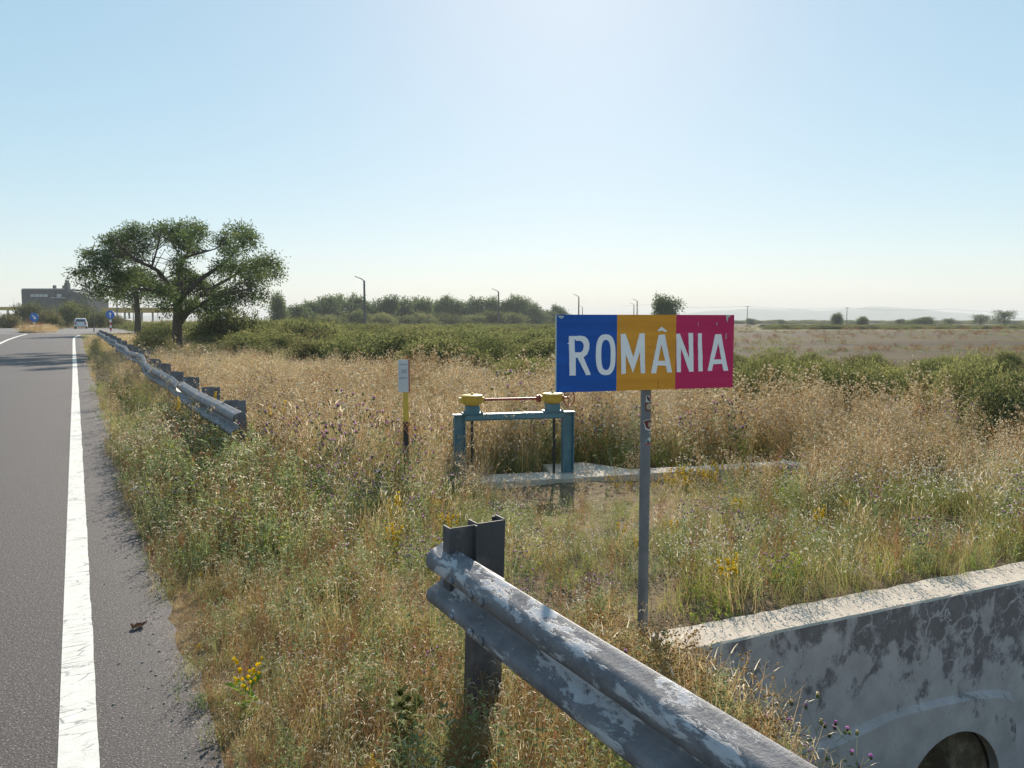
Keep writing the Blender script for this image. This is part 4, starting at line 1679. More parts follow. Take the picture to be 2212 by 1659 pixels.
for i, (px, top, Y, lab) in enumerate([(1614, 661, 300, 'thin utility pole nearer the sign with a short crossarm'), (1829, 664, 300, 'thin utility pole farther right with a short crossarm')]):
    p = at_Y(px, 692, Y)
    g = gz(p.x, p.y)
    h = at_Y(px, top, Y).z - g
    root = empty('utility_pole', (p.x, p.y, g), 0, lab, 'pole', 'utility poles across the field')
    mb = MB()
    mb.tube([(0, 0, -0.3), (0, 0, h)], [0.15, 0.10], 8)
    mb.build('post', [M_wood], root)
    mb = MB()
    mb.box((-0.8, -0.16, h - 0.35), (0.8, -0.101, h - 0.23))
    mb.build('crossarm', [M_wood], root)
    for dx in (-0.7, 0.7):
        mb = MB()
        mb.lathe([(0.05, h - 0.23), (0.06, h - 0.15), (0.03, h - 0.05)], 8, Matrix.Translation((dx, -0.13, 0)))
        mb.build('insulator', [M_plate], root)
    up_pts.append(Vector((p.x, p.y, g + h)))
d = up_pts[1] - up_pts[0]
for off, lab in ((-0.7, 'left thin overhead wire strung between the utility poles'), (0.7, 'right thin overhead wire strung between the utility poles')):
    mb = MB()
    pts = []
    for k in range(-20, 45):
        f = k / 16
        q = up_pts[0] + d * f
        fr_ = f - math.floor(f)
        pts.append(q + Vector((off, -0.13, -0.05 - 3.2 * fr_ * (1 - fr_))))
    mb.tube(pts, 0.014, 4)
    o = mb.build('overhead_wire', [M_black])
    tag(o, lab, 'wire', 'overhead wires')

# ================================================================== BUILDING AND CANOPY
BY = 215


def bx_px(mb, x0, x1, y0, y1, Y, dep, mi=0, zbase=None):
    a = at_Y(x0, y1, Y)
    b = at_Y(x1, y0, Y)
    mb.box((a.x - bo.x, a.y - bo.y, (zbase if zbase is not None else a.z) - bo.z), (b.x - bo.x, a.y + dep - bo.y, b.z - bo.z), mi)


bo = at_Y(110, 692, BY)
bo.z = 0.45
bld = empty('building', bo, 0, 'grey flat roofed building with a tall chimney behind dark bushes', 'building')
KS = 0.8848


def cb(x, y):
    """close-up of the left side -> frame pixels"""
    return (x / 5.183) * KS, (640 + y / 5.183) * KS


x0, yt = cb(287, 345)
x1, _ = cb(815, 345)
mb = MB()
bx_px(mb, x0, x1, yt, 690, BY, 12, 0, 0.4)
wl_ = mb.build('wall', [M_bwall], bld)
mb = MB()
xe0, ye = cb(278, 332)
xe1, ye1 = cb(822, 345)
bx_px(mb, xe0, xe1, ye, ye1 - 0.02, BY - 0.4, 12.8)
mb.build('roof', [M_broof], bld)
# right wing with sloping roof
mb = MB()
q = [at_Y(*cb(x, y), BY + 0.3) - bo for x, y in ((816, 355), (905, 362), (1040, 402), (1050, 440), (1112, 455), (1115, 700))]
q = [Vector((v.x, 0.3, v.z)) for v in q]
q.append(Vector((q[-1].x, 0.3, -0.05)))
q.append(Vector((q[0].x, 0.3, -0.05)))
n = len(q)
back = [v + Vector((0, 11, 0)) for v in q]
mb.add(q + back, [tuple(range(n)), tuple(reversed(range(n, 2 * n)))] + [(k, n + k, n + (k + 1) % n, (k + 1) % n) for k in range(n)])
mb.build('side_wing', [M_bwall], bld)
for (xa, xb_, ya, yb_, dp) in ((818, 858, 262, 420, 1.2), (826, 850, 230, 262, 1.0), (668, 692, 292, 336, 0.8), (788, 812, 294, 336, 0.8)):
    mb = MB()
    a, b = cb(xa, ya), cb(xb_, yb_)
    bx_px(mb, a[0], b[0], a[1], b[1], BY - 0.7 if dp > 1 else BY + 2, dp)
    mb.build('chimney', [M_bwall], bld)
for (xa, xb_) in ((385, 432), (440, 490), (498, 545), (553, 600), (720, 775)):
    mb = MB()
    a, b = cb(xa, 404), cb(xb_, 440)
    bx_px(mb, a[0], b[0], a[1], b[1], BY - 0.06, 0.10)
    w_ = mb.build('window', [M_broof], bld)
    mb = MB()
    a, b = cb(xa + 4, 408), cb(xb_ - 4, 436)
    bx_px(mb, a[0], b[0], a[1], b[1], BY - 0.08, 0.015)
    mb.build('pane', [M_bglass], w_)
mb = MB()
a, b = cb(640, 444), cb(800, 456)
bx_px(mb, a[0], b[0], a[1], b[1], BY - 1.6, 1.5)
mb.build('ledge', [M_broof], bld)


def canopy(px0, px1, y0, y1, Y, cols, label, dep=9):
    a = at_Y(px0, y1, Y)
    b = at_Y(px1, y0, Y)
    root = empty('canopy', (a.x, a.y, 0.45), 0, label, 'canopy')
    mb = MB()
    mb.box((0, 0, a.z - 0.45), (b.x - a.x, dep, b.z - 0.45))
    mb.build('fascia', [M_canopy], root, bevel=0.03)
    for c in cols:
        p = at_Y(c, 692, Y)
        mb = MB()
        mb.box((p.x - a.x - 0.15, 1.2, 0), (p.x - a.x + 0.15, 1.5, a.z - 0.452))
        mb.build('column', [M_broof], root)
    return root


c0, c1 = cb(1290, 575), cb(2000, 636)
canopy(c0[0], c1[0] + 20, c0[1], c1[1], 175, [cb(x, 0)[0] for x in (1330, 1545, 1600, 1760, 1900)], 'long ochre canopy of the border post right of the car')
c0, c1 = cb(-120, 565), cb(190, 606)
canopy(c0[0], c1[0], c0[1], c1[1], 190, [cb(x, 0)[0] for x in (-60, 60, 160)], 'short ochre canopy at the left edge of the picture')
# slender poles beside the canopy
for px, top, Y, lab in ((cb(1478, 0)[0], cb(0, 470)[1], 120, 'left of two thin dark poles near the ochre canopy'), (cb(1496, 0)[0], cb(0, 470)[1], 118, 'right of two thin dark poles near the ochre canopy'),
                        (cb(1690, 0)[0], cb(0, 390)[1], 112, 'thin dark pole left of the slim tree trunk'), (cb(1184, 0)[0], cb(0, 620)[1], 78, 'thin grey pole at the far end of the guardrail'), (cb(720, 0)[0], cb(0, 455)[1], 105, 'thin pole with white top in front of the building')):
    p = at_Y(px, 692, Y)
    g = gz(p.x, p.y)
    h = at_Y(px, top, Y).z - g
    mb = MB()
    r_ = 0.055 if Y > 100 else 0.045
    mb.tube([(0, 0, -0.2), (0, 0, h * 0.6), (0, 0, h)], [r_, r_, r_ * 0.7], 8)
    mb.lathe([(r_ * 0.9, h - 0.02), (r_ * 1.3, h), (r_ * 0.8, h + 0.08)], 8)
    o = mb.build('slender_pole', [M_lampst], None, (p.x, p.y, g))
    tag(o, lab, 'pole')


# ================================================================== ROAD SIGNS BY THE JUNCTION
def round_sign(px, py, rpx, Y, label, ang, stripes):
    p = at_Y(px, 692, Y)
    g = float(gz(p.x, p.y)) + (0.25 if stripes == 'island' else 0)
    zc_ = at_Y(px, py, Y).z - g
    R = rpx * Y / FPX
    root = empty('road_sign', (p.x, p.y, g), 0, label, 'road sign')
    mb = MB()
    mb.tube([(0, 0.04, -0.2), (0, 0.04, zc_ + R * 0.6)], 0.035, 10)
    mb.build('pole', [M_pole], root)
    mb = MB()
    rot = Matrix.Translation((0, 0, zc_)) @ Matrix.Rotation(math.pi / 2, 4, 'X')
    mb.lathe([(R, -0.006), (R, 0.006)], 28, rot, smooth=False)
    disc_ = mb.build('disc', [M_bsign], root)
    mb = MB()
    mb.lathe([(R * 1.0, 0.0065), (R * 1.0, 0.009), (R * 0.93, 0.009), (R * 0.93, 0.0065)], 28, rot, smooth=False)
    ar = [(-0.12, -0.62), (0.12, -0.62), (0.12, 0.05), (0.40, 0.05), (0.0, 0.62), (-0.40, 0.05), (-0.12, 0.05)]
    mb = MB()
    c, s = math.cos(ang), math.sin(ang)
    pts = [(R * (x * c - y * s), R * (x * s + y * c)) for x, y in ar]
    mb.prism(pts, lambda u, v, w: Vector((u, w, zc_ + v)), -0.012, -0.0075)
    mb.build('arrow', [M_wsign], disc_)
    n = 5
    z0, z1 = 0.05, zc_ - R - 0.06
    for k in range(n):
        mb = MB()
        mb.box((-0.11, -0.012, z0 + (z1 - z0) * k / n + 0.001), (0.11, -0.002, z0 + (z1 - z0) * (k + 1) / n))
        mb.build('marker_stripe', [M_rstripe if k % 2 else M_wsign], root)


a = cb(435, 698)
round_sign(a[0], a[1], 58 / 5.183 * KS, 80, 'round blue sign with a slanting white arrow on the traffic island', math.radians(-135), 'island')
a = cb(1398, 665)
round_sign(a[0], a[1], 56 / 5.183 * KS, 82, 'round blue sign with an upward white arrow right of the car', 0.0, 'verge')


# ================================================================== CARS
def car(loc, rz, label, name='car', col=None):
    col = col or M_carp
    root = empty(name, loc, rz, label, 'car')
    hw = 0.80
    side = [(-1.95, 0.28), (-1.98, 0.55), (-1.93, 0.85), (-1.80, 0.98), (-1.50, 1.40), (-1.25, 1.47), (-0.2, 1.49), (0.35, 1.42), (0.95, 1.0), (1.75, 0.85), (1.98, 0.6), (1.98, 0.28)]
    mb = MB()

    def fx(y, z, w):
        # tumblehome: the cabin narrows towards the roof
        k = 1.0 - 0.20 * max(0, (z - 0.9) / 0.6)
        return Vector((w * k, y, z))
    mb.prism(side, fx, -hw, hw)
    mb.build('body', [col], root, bevel=0.05)
    mb = MB()
    mb.add([(-0.60, -1.84, 1.02), (0.60, -1.84, 1.02), (0.54, -1.565, 1.36), (-0.54, -1.565, 1.36), (-0.60, -1.80, 1.02), (0.60, -1.80, 1.02), (0.54, -1.53, 1.36), (-0.54, -1.53, 1.36)], [(0, 1, 2, 3), (4, 7, 6, 5), (0, 4, 5, 1), (1, 5, 6, 2), (2, 6, 7, 3), (3, 7, 4, 0)])
    mb.build('rear_window', [M_glass], root)
    for sgn in (-1, 1):
        mb = MB()
        sp = [(-1.42, 1.02), (0.72, 1.0), (0.30, 1.36), (-1.20, 1.40)]
        mb.prism(sp, lambda y, z, w: Vector((sgn * (0.80 * (1 - 0.20 * max(0, (z - 0.9) / 0.6)) + w), y, z)), 0.004, 0.012)
        mb.build('side_window', [M_glass], root)
        mb = MB()
        mb.box((sgn * 0.62 - 0.11, -2.0, 0.62), (sgn * 0.62 + 0.11, -1.96, 0.92))
        mb.build('tail_light', [M_tail], root, bevel=0.01)
        for yy in (-1.25, 1.25):
            mb = MB()
            rot = Matrix.Translation((sgn * 0.70, yy, 0.30)) @ Matrix.Rotation(math.pi / 2, 4, 'Y')
            mb.lathe([(0.22, -0.1), (0.30, -0.09), (0.30, 0.09), (0.22, 0.1)], 18, rot)
            w_ = mb.build('wheel', [M_tyre], root)
            mb = MB()
            mb.lathe([(0.18, -0.112), (0.18, 0.112)], 14, rot)
            mb.build('rim', [M_plate], w_)
    mb = MB()
    mb.box((-0.78, -2.05, 0.30), (0.78, -1.985, 0.54))
    mb.build('bumper', [col], root, bevel=0.03)
    mb = MB()
    mb.box((-0.26, -2.06, 0.40), (0.26, -2.051, 0.51))
    mb.build('number_plate', [M_wsign], root)
    return root


cpos = at_Y(175.0, 705, 112)
car((cpos.x, cpos.y, gz(*to_st(0, 0)) * 0 + 0.504), TH - math.radians(2), 'small white hatchback seen from behind on the far end of the road', 'car')
c2 = at_Y(cb(1545, 0)[0], 705, 150)
car((c2.x, c2.y, 0.504), math.radians(78), 'white car mostly hidden under the ochre canopy', 'parked_car')


# ================================================================== MEADOW PLANTS
class Plant:
    """collects ribbons, leaves and heads with material indices as numpy quads"""

    def __init__(self, seed):
        self.V = []
        self.Q = []
        self.M = []
        self.r = random.Random(seed)

    def quad(self, a, b, c, d, mi):
        k = len(self.V)
        self.V += [tuple(a), tuple(b), tuple(c), tuple(d)]
        self.Q.append((k, k + 1, k + 2, k + 3))
        self.M.append(mi)

    def ribbon(self, pts, w, mi, tip=0.25):
        r = self.r
        ax = Vector((r.uniform(-1, 1), r.uniform(-1, 1), 0.05)).normalized()
        n = len(pts)
        k = len(self.V)
        for i, p in enumerate(pts):
            f = w * (1 - (1 - tip) * i / (n - 1)) * 0.5
            self.V += [tuple(p - ax * f), tuple(p + ax * f)]
        for i in range(n - 1):
            a = k + 2 * i
            self.Q.append((a, a + 1, a + 3, a + 2))
            self.M.append(mi)

    def stalk(self, base, h, lean, w, mi, n=4, curl=0.0):
        """returns points of a leaning, bending stem"""
        r = self.r
        an = r.uniform(0, 6.283)
        d = Vector((math.cos(an), math.sin(an), 0))
        pts = []
        for i in range(n + 1):
            f = i / n
            side = lean * h * (f ** 1.6) + 0.012 * math.sin(f * 7 + an)
            up = h * f - curl * h * max(0, f - 0.6) ** 2 * 2.5
            pts.append(Vector(base) + d * side + Vector((0, 0, up)))
        self.ribbon(pts, w, mi)
        return pts, d

    def head(self, c, r1, mi, squash=0.8):
        """small faceted knob (octahedron made of 4 kite quads)"""
        c = Vector(c)
        u = Vector((self.r.uniform(-1, 1), self.r.uniform(-1, 1), 0.2)).normalized()
        v = Vector((0, 0, 1)).cross(u).normalized()
        t, b = c + Vector((0, 0, r1 * squash)), c - Vector((0, 0, r1 * squash))
        e = [c + u * r1, c + v * r1, c - u * r1, c - v * r1]
        k = len(self.V)
        self.V += [tuple(q) for q in e + [t, b]]
        for q in ((0, 1, 4), (2, 3, 4)):
            pass
        self.Q += [(k, k + 1, k + 4, k + 3), (k + 2, k + 3, k + 4, k + 1), (k, k + 3, k + 5, k + 1), (k + 2, k + 1, k + 5, k + 3)]
        self.M += [mi] * 4

    def leaf(self, base, d, L, w, mi, droop=0.3):
        base = Vector(base)
        d = Vector(d).normalized()
        s = d.cross(Vector((self.r.uniform(-.4, .4), self.r.uniform(-.4, .4), 1))).normalized() * (w * 0.5)
        m = base + d * L * 0.5
        t = base + d * L - Vector((0, 0, droop * L))
        self.quad(base, m + s, t, m - s, mi)

    def obj(self, name, mats):
        return bpy.data.objects.new(name, arr_mesh(name, self.V, self.Q, mats, self.M))


def rv(r, a=-1, b=1):
    return Vector((r.uniform(a, b), r.uniform(a, b), 0))


def p_drygrass(seed, mats, n=34, h=(0.25, 0.6), R=0.16, w=0.0045):
    P = Plant(seed)
    r = P.r
    for k in range(n):
        b = rv(r) * R
        H = r.uniform(*h)
        pts, d = P.stalk(b, H, r.uniform(0.05, 0.65), w, 0, 4, r.uniform(0, 0.35))
        if r.random() < 0.55:
            a = pts[-1]
            dd = (pts[-1] - pts[-2]).normalized()
            P.ribbon([a - dd * 0.01, a + dd * 0.03, a + dd * 0.07 - Vector((0, 0, 0.012))], r.uniform(0.004, 0.0075), 1 if r.random() < 0.5 else 0, 0.3)
    return P.obj('dry_grass', mats)


def p_foxtail(seed, mats):
    P = Plant(seed)
    r = P.r
    for k in range(26):
        b = rv(r) * 0.18
        H = r.uniform(0.16, 0.42)
        pts, d = P.stalk(b, H, r.uniform(0.1, 0.6), 0.0035, 0, 3)
        a = pts[-1]
        q = [a]
        for i in range(1, 4):
            q.append(a + d * 0.016 * i + Vector((0, 0, 0.015 * i - 0.006 * i * i)))
        P.ribbon(q, r.uniform(0.006, 0.0095), 1, 0.5)
    for k in range(12):
        P.stalk(rv(r) * 0.18, r.uniform(0.08, 0.22), r.uniform(0.4, 1.4), 0.005, 2, 3, 0.4)
    return P.obj('foxtail', mats)


def p_stalk(seed, mats, h=(0.6, 1.05), heads=0.0135, nst=6):
    P = Plant(seed)
    r = P.r
    for k in range(nst):
        H = r.uniform(*h)
        pts, d = P.stalk(rv(r) * 0.16, H, r.uniform(0.02, 0.3), 0.0065, 0, 5)
        for j in range(r.randint(8, 14)):
            f = r.uniform(0.35, 1.0)
            i = min(int(f * 5), 4)
            a = pts[i].lerp(pts[i + 1], f * 5 - i)
            an = r.uniform(0, 6.28)
            dd = Vector((math.cos(an), math.sin(an), r.uniform(0.5, 1.6))).normalized()
            L = r.uniform(0.06, 0.2) * (1.25 - 0.6 * f)
            e = a + dd * L
            P.ribbon([a, a + dd * L * 0.5 + Vector((0, 0, 0.006)), e], 0.0035, 0, 0.6)
            P.head(e, heads * r.uniform(0.6, 1.25), 1)
            if r.random() < 0.5:
                P.head(e + Vector((r.uniform(-.025, .025), r.uniform(-.025, .025), r.uniform(-0.02, .02))), heads * r.uniform(0.5, 1.0), 1)
        for j in range(5):
            f = r.uniform(0.08, 0.5)
            i = min(int(f * 5), 4)
            an = r.uniform(0, 6.28)
            P.leaf(pts[i], (math.cos(an), math.sin(an), 0.4), r.uniform(0.06, 0.14), 0.014, 2, 0.5)
    return P.obj('tall_stalk', mats)


def p_weed(seed, mats, h=(0.22, 0.5), nst=9, lw=0.015, ll=(0.035, 0.085)):
    P = Plant(seed)
    r = P.r
    for k in range(nst):
        H = r.uniform(*h)
        pts, d = P.stalk(rv(r) * 0.16, H, r.uniform(0.05, 0.5), 0.005, 0, 4)
        for j in range(13):
            f = r.uniform(0.05, 1.0)
            i = min(int(f * 4), 3)
            a = pts[i].lerp(pts[i + 1], f * 4 - i)
            an = r.uniform(0, 6.28)
            P.leaf(a, (math.cos(an), math.sin(an), r.uniform(0.2, 1.4)), r.uniform(*ll) * (1.2 - 0.5 * f), lw, 1, 0.25)
        if r.random() < 0.25:
            P.head(pts[-1], 0.007, 2)
    return P.obj('leafy_weed', mats)


def p_thistle(seed, mats, h=(0.45, 0.75), nst=4, headr=0.013, bloom=0.6):
    P = Plant(seed)
    r = P.r
    for k in range(nst):
        H = r.uniform(*h)
        pts, d = P.stalk(rv(r) * 0.10, H, r.uniform(0.03, 0.3), 0.007, 0, 5)
        for j in range(16):
            f = r.uniform(0.05, 0.8)
            i = min(int(f * 5), 4)
            a = pts[i].lerp(pts[i + 1], f * 5 - i)
            an = r.uniform(0, 6.28)
            P.leaf(a, (math.cos(an), math.sin(an), r.uniform(0.1, 0.9)), r.uniform(0.05, 0.13) * (1.2 - 0.6 * f), 0.022, 0, 0.2)
        tips = [pts[-1]]
        for j in range(r.randint(2, 5)):
            f = r.uniform(0.55, 0.95)
            i = min(int(f * 5), 4)
            a = pts[i].lerp(pts[i + 1], f * 5 - i)
            an = r.uniform(0, 6.28)
            e = a + Vector((math.cos(an), math.sin(an), 1.4)).normalized() * r.uniform(0.06, 0.16)
            P.ribbon([a, a.lerp(e, 0.5) + Vector((0, 0, -0.005)), e], 0.005, 0, 0.8)
            tips.append(e)
        for e in tips:
            P.head(e, headr, 0, 1.1)
            if r.random() < bloom:
                P.head(e + Vector((0, 0, headr * 1.15)), headr * 1.15, 1, 0.7)
            elif r.random() < 0.6:
                P.head(e + Vector((0, 0, headr * 1.1)), headr * 0.9, 2, 0.7)
    return P.obj('thistle', mats)


def p_button(seed, mats, h=(0.28, 0.58), nst=14, hr=0.0135):
    P = Plant(seed)
    r = P.r
    for k in range(nst):
        H = r.uniform(*h)
        pts, d = P.stalk(rv(r) * 0.2, H, r.uniform(0.05, 0.45), 0.0035, 0, 4)
        P.head(pts[-1], hr * r.uniform(0.6, 1.3), 1, 0.75)
        if r.random() < 0.6:
            a = pts[2]
            e = a + (rv(r) * 0.7 + Vector((0, 0, 1))).normalized() * r.uniform(0.1, 0.2)
            P.ribbon([a, a.lerp(e, 0.5), e], 0.003, 0, 0.7)
            P.head(e, hr * r.uniform(0.5, 1.0), 1, 0.75)
        for j in range(3):
            an = r.uniform(0, 6.28)
            P.leaf(pts[r.randint(0, 2)], (math.cos(an), math.sin(an), r.uniform(0.3, 1.5)), r.uniform(0.05, 0.11), 0.008, 2, 0.3)
    return P.obj('button_flower', mats)


def p_toadflax(seed, mats):
    P = Plant(seed)
    r = P.r
    for k in range(8):
        H = r.uniform(0.2, 0.42)
        pts, d = P.stalk(rv(r) * 0.13, H, r.uniform(0.03, 0.3), 0.004, 0, 4)
        for j in range(12):
            f = r.uniform(0.05, 0.6)
            i = min(int(f * 4), 3)
            an = r.uniform(0, 6.28)
            P.leaf(pts[i].lerp(pts[i + 1], f * 4 - i), (math.cos(an), math.sin(an), r.uniform(0.4, 1.4)), r.uniform(0.03, 0.06), 0.006, 0, 0.2)
        if r.random() < 0.9:
            for j in range(14):
                f = r.uniform(0.58, 1.0)
                i = min(int(f * 4), 3)
                a = pts[i].lerp(pts[i + 1], f * 4 - i)
                an = r.uniform(0, 6.28)
                P.head(a + Vector((math.cos(an), math.sin(an), 0.2)) * r.uniform(0.006, 0.018), r.uniform(0.010, 0.016), 1, 1.1)
    return P.obj('yellow_toadflax', mats)


def p_grass(seed, mats, n=44, h=(0.12, 0.38), R=0.16, w=0.006):
    P = Plant(seed)
    r = P.r
    for k in range(n):
        P.stalk(rv(r) * R, r.uniform(*h), r.uniform(0.1, 0.75), w, 0 if r.random() < 0.8 else 1, 4, r.uniform(0, 0.5))
    return P.obj('green_grass', mats)


def p_thatch(seed, mats, n=70):
    P = Plant(seed)
    r = P.r
    for k in range(n):
        b = rv(r) * 0.2
        an = r.uniform(0, 6.28)
        d = Vector((math.cos(an), math.sin(an), 0))
        L = r.uniform(0.05, 0.2)
        hgt = r.uniform(0.005, 0.06)
        pts = [b + Vector((0, 0, r.uniform(0, 0.03))), b + d * L * 0.5 + Vector((0, 0, hgt)), b + d * L + rv(r) * 0.03 + Vector((0, 0, r.uniform(0.0, 0.07)))]
        P.ribbon(pts, r.uniform(0.003, 0.006), 0 if r.random() < 0.7 else 1, 0.5)
    for k in range(10):
        P.stalk(rv(r) * 0.2, r.uniform(0.04, 0.16), r.uniform(0.3, 1.2), 0.004, 0, 3, 0.4)
    for k in range(6):
        P.head(rv(r) * 0.2 + Vector((0, 0, r.uniform(0.01, 0.05))), r.uniform(0.004, 0.009), 1, 0.7)
    return P.obj('dead_thatch', mats)


def p_umbel(seed, mats):
    P = Plant(seed)
    r = P.r
    for k in range(2):
        H = r.uniform(0.38, 0.62)
        pts, d = P.stalk(rv(r) * 0.08, H, r.uniform(0.02, 0.2), 0.006, 0, 4)
        R = r.uniform(0.03, 0.055)
        for j in range(30):
            an = r.uniform(0, 6.28)
            q = R * math.sqrt(r.random())
            e = pts[-1] + Vector((q * math.cos(an), q * math.sin(an), 0.012 + r.uniform(-0.003, 0.003)))
            P.head(e, 0.007, 1, 0.4)
            if j % 3 == 0:
                P.ribbon([pts[-1] - Vector((0, 0, 0.02)), pts[-1].lerp(e, 0.5) - Vector((0, 0, 0.005)), e], 0.002, 0, 0.8)
        for j in range(7):
            an = r.uniform(0, 6.28)
            P.leaf(pts[r.randint(0, 2)], (math.cos(an), math.sin(an), 0.9), r.uniform(0.06, 0.12), 0.012, 0, 0.3)
    return P.obj('wild_carrot', mats)


PROTO = {
    'dry_grass': [p_drygrass(1 + k, [V_straw, V_seed]) for k in range(4)],
    'gold_grass': [p_drygrass(11 + k, [V_gold, V_seed], 42, (0.4, 0.85), 0.2, 0.005) for k in range(4)],
    'foxtail': [p_foxtail(21 + k, [V_straw, V_seed, V_olive]) for k in range(4)],
    'tall_stalk': [p_stalk(31 + k, [V_brown, V_seed, V_straw]) for k in range(5)],
    'red_stalk': [p_stalk(41 + k, [V_redb, V_brown, V_redb], (0.4, 0.8), 0.010, 6) for k in range(3)],
    'weed': [p_weed(51 + k, [V_olive, V_grey, V_seed]) for k in range(4)],
    'green_weed': [p_weed(61 + k, [V_green, V_lime, V_yflow], (0.15, 0.42), 9, 0.014) for k in range(3)],
    'thistle': [p_thistle(71 + k, [V_grey, V_purple, V_seed]) for k in range(4)],
    'button': [p_button(81 + k, [V_olive, V_whitef, V_olive]) for k in range(4)],
    'toadflax': [p_toadflax(91 + k, [V_lime, V_yflow]) for k in range(3)],
    'grass': [p_grass(101 + k, [V_green, V_lime]) for k in range(3)],
    'olive_grass': [p_grass(111 + k, [V_olive, V_straw], 46, (0.14, 0.42), 0.18, 0.005) for k in range(3)],
    'thatch': [p_thatch(121 + k, [V_straw, V_brown]) for k in range(4)],
    'umbel': [p_umbel(131 + k, [V_olive, V_cream]) for k in range(2)],
}


def scatter(name, label, cat, pts, scl, protos, seed, tilt=0.12, zs=None):
    rg = np.random.default_rng(seed)
    n = len(pts)
    me = bpy.data.meshes.new(name)
    me.vertices.add(n)
    me.vertices.foreach_set('co', np.asarray(pts, np.float32).ravel())
    rot = np.stack([rg.normal(0, tilt, n), rg.normal(0, tilt, n), rg.uniform(0, 6.283, n)], 1).astype(np.float32)
    a = me.attributes.new('rot', 'FLOAT_VECTOR', 'POINT')
    a.data.foreach_set('vector', rot.ravel())
    sc = np.asarray(scl, np.float32)
    if sc.ndim == 1:
        sc = np.stack([sc, sc, sc], 1)
    a = me.attributes.new('scl', 'FLOAT_VECTOR', 'POINT')
    a.data.foreach_set('vector', np.ascontiguousarray(sc).ravel())
    a = me.attributes.new('idx', 'INT', 'POINT')
    a.data.foreach_set('value', rg.integers(0, len(protos), n).astype(np.int32))
    o = link(bpy.data.objects.new(name, me))
    ng = bpy.data.node_groups.new('scatter_' + name, 'GeometryNodeTree')
    ng.interface.new_socket('Geometry', in_out='INPUT', socket_type='NodeSocketGeometry')
    ng.interface.new_socket('Geometry', in_out='OUTPUT', socket_type='NodeSocketGeometry')
    N, L = ng.nodes, ng.links
    gi, go = N.new('NodeGroupInput'), N.new('NodeGroupOutput')
    iop = N.new('GeometryNodeInstanceOnPoints')
    gti = N.new('GeometryNodeGeometryToInstance')
    for p in protos:
        oi = N.new('GeometryNodeObjectInfo')
        oi.inputs['Object'].default_value = p
        L.new(oi.outputs['Geometry'], gti.inputs[0])

    def na(nm, typ):
        q = N.new('GeometryNodeInputNamedAttribute')
        q.data_type = typ
        q.inputs['Name'].default_value = nm
        return q.outputs[0]
    L.new(gi.outputs[0], iop.inputs['Points'])
    L.new(gti.outputs[0], iop.inputs['Instance'])
    iop.inputs['Pick Instance'].default_value = True
    L.new(na('idx', 'INT'), iop.inputs['Instance Index'])
    L.new(na('rot', 'FLOAT_VECTOR'), iop.inputs['Rotation'])
    L.new(na('scl', 'FLOAT_VECTOR'), iop.inputs['Scale'])
    L.new(iop.outputs[0], go.inputs[0])
    md = o.modifiers.new('scatter', 'NODES')
    md.node_group = ng
    return tag(o, label, cat, kind='stuff')


def wpos(px, py, z=-0.28):
    p = at_z(px, py, z)
    return p.x, p.y


def blob(X, Y, px, py, rx, ry=None, ang=0.0, z=-0.28):
    """soft patch on the ground centred where the picture point meets the ground; radii in metres"""
    cx, cy_ = wpos(px, py, z)
    ry = ry or rx
    return np.exp(-(((X - cx) / rx) ** 2 + ((Y - cy_) / ry) ** 2))


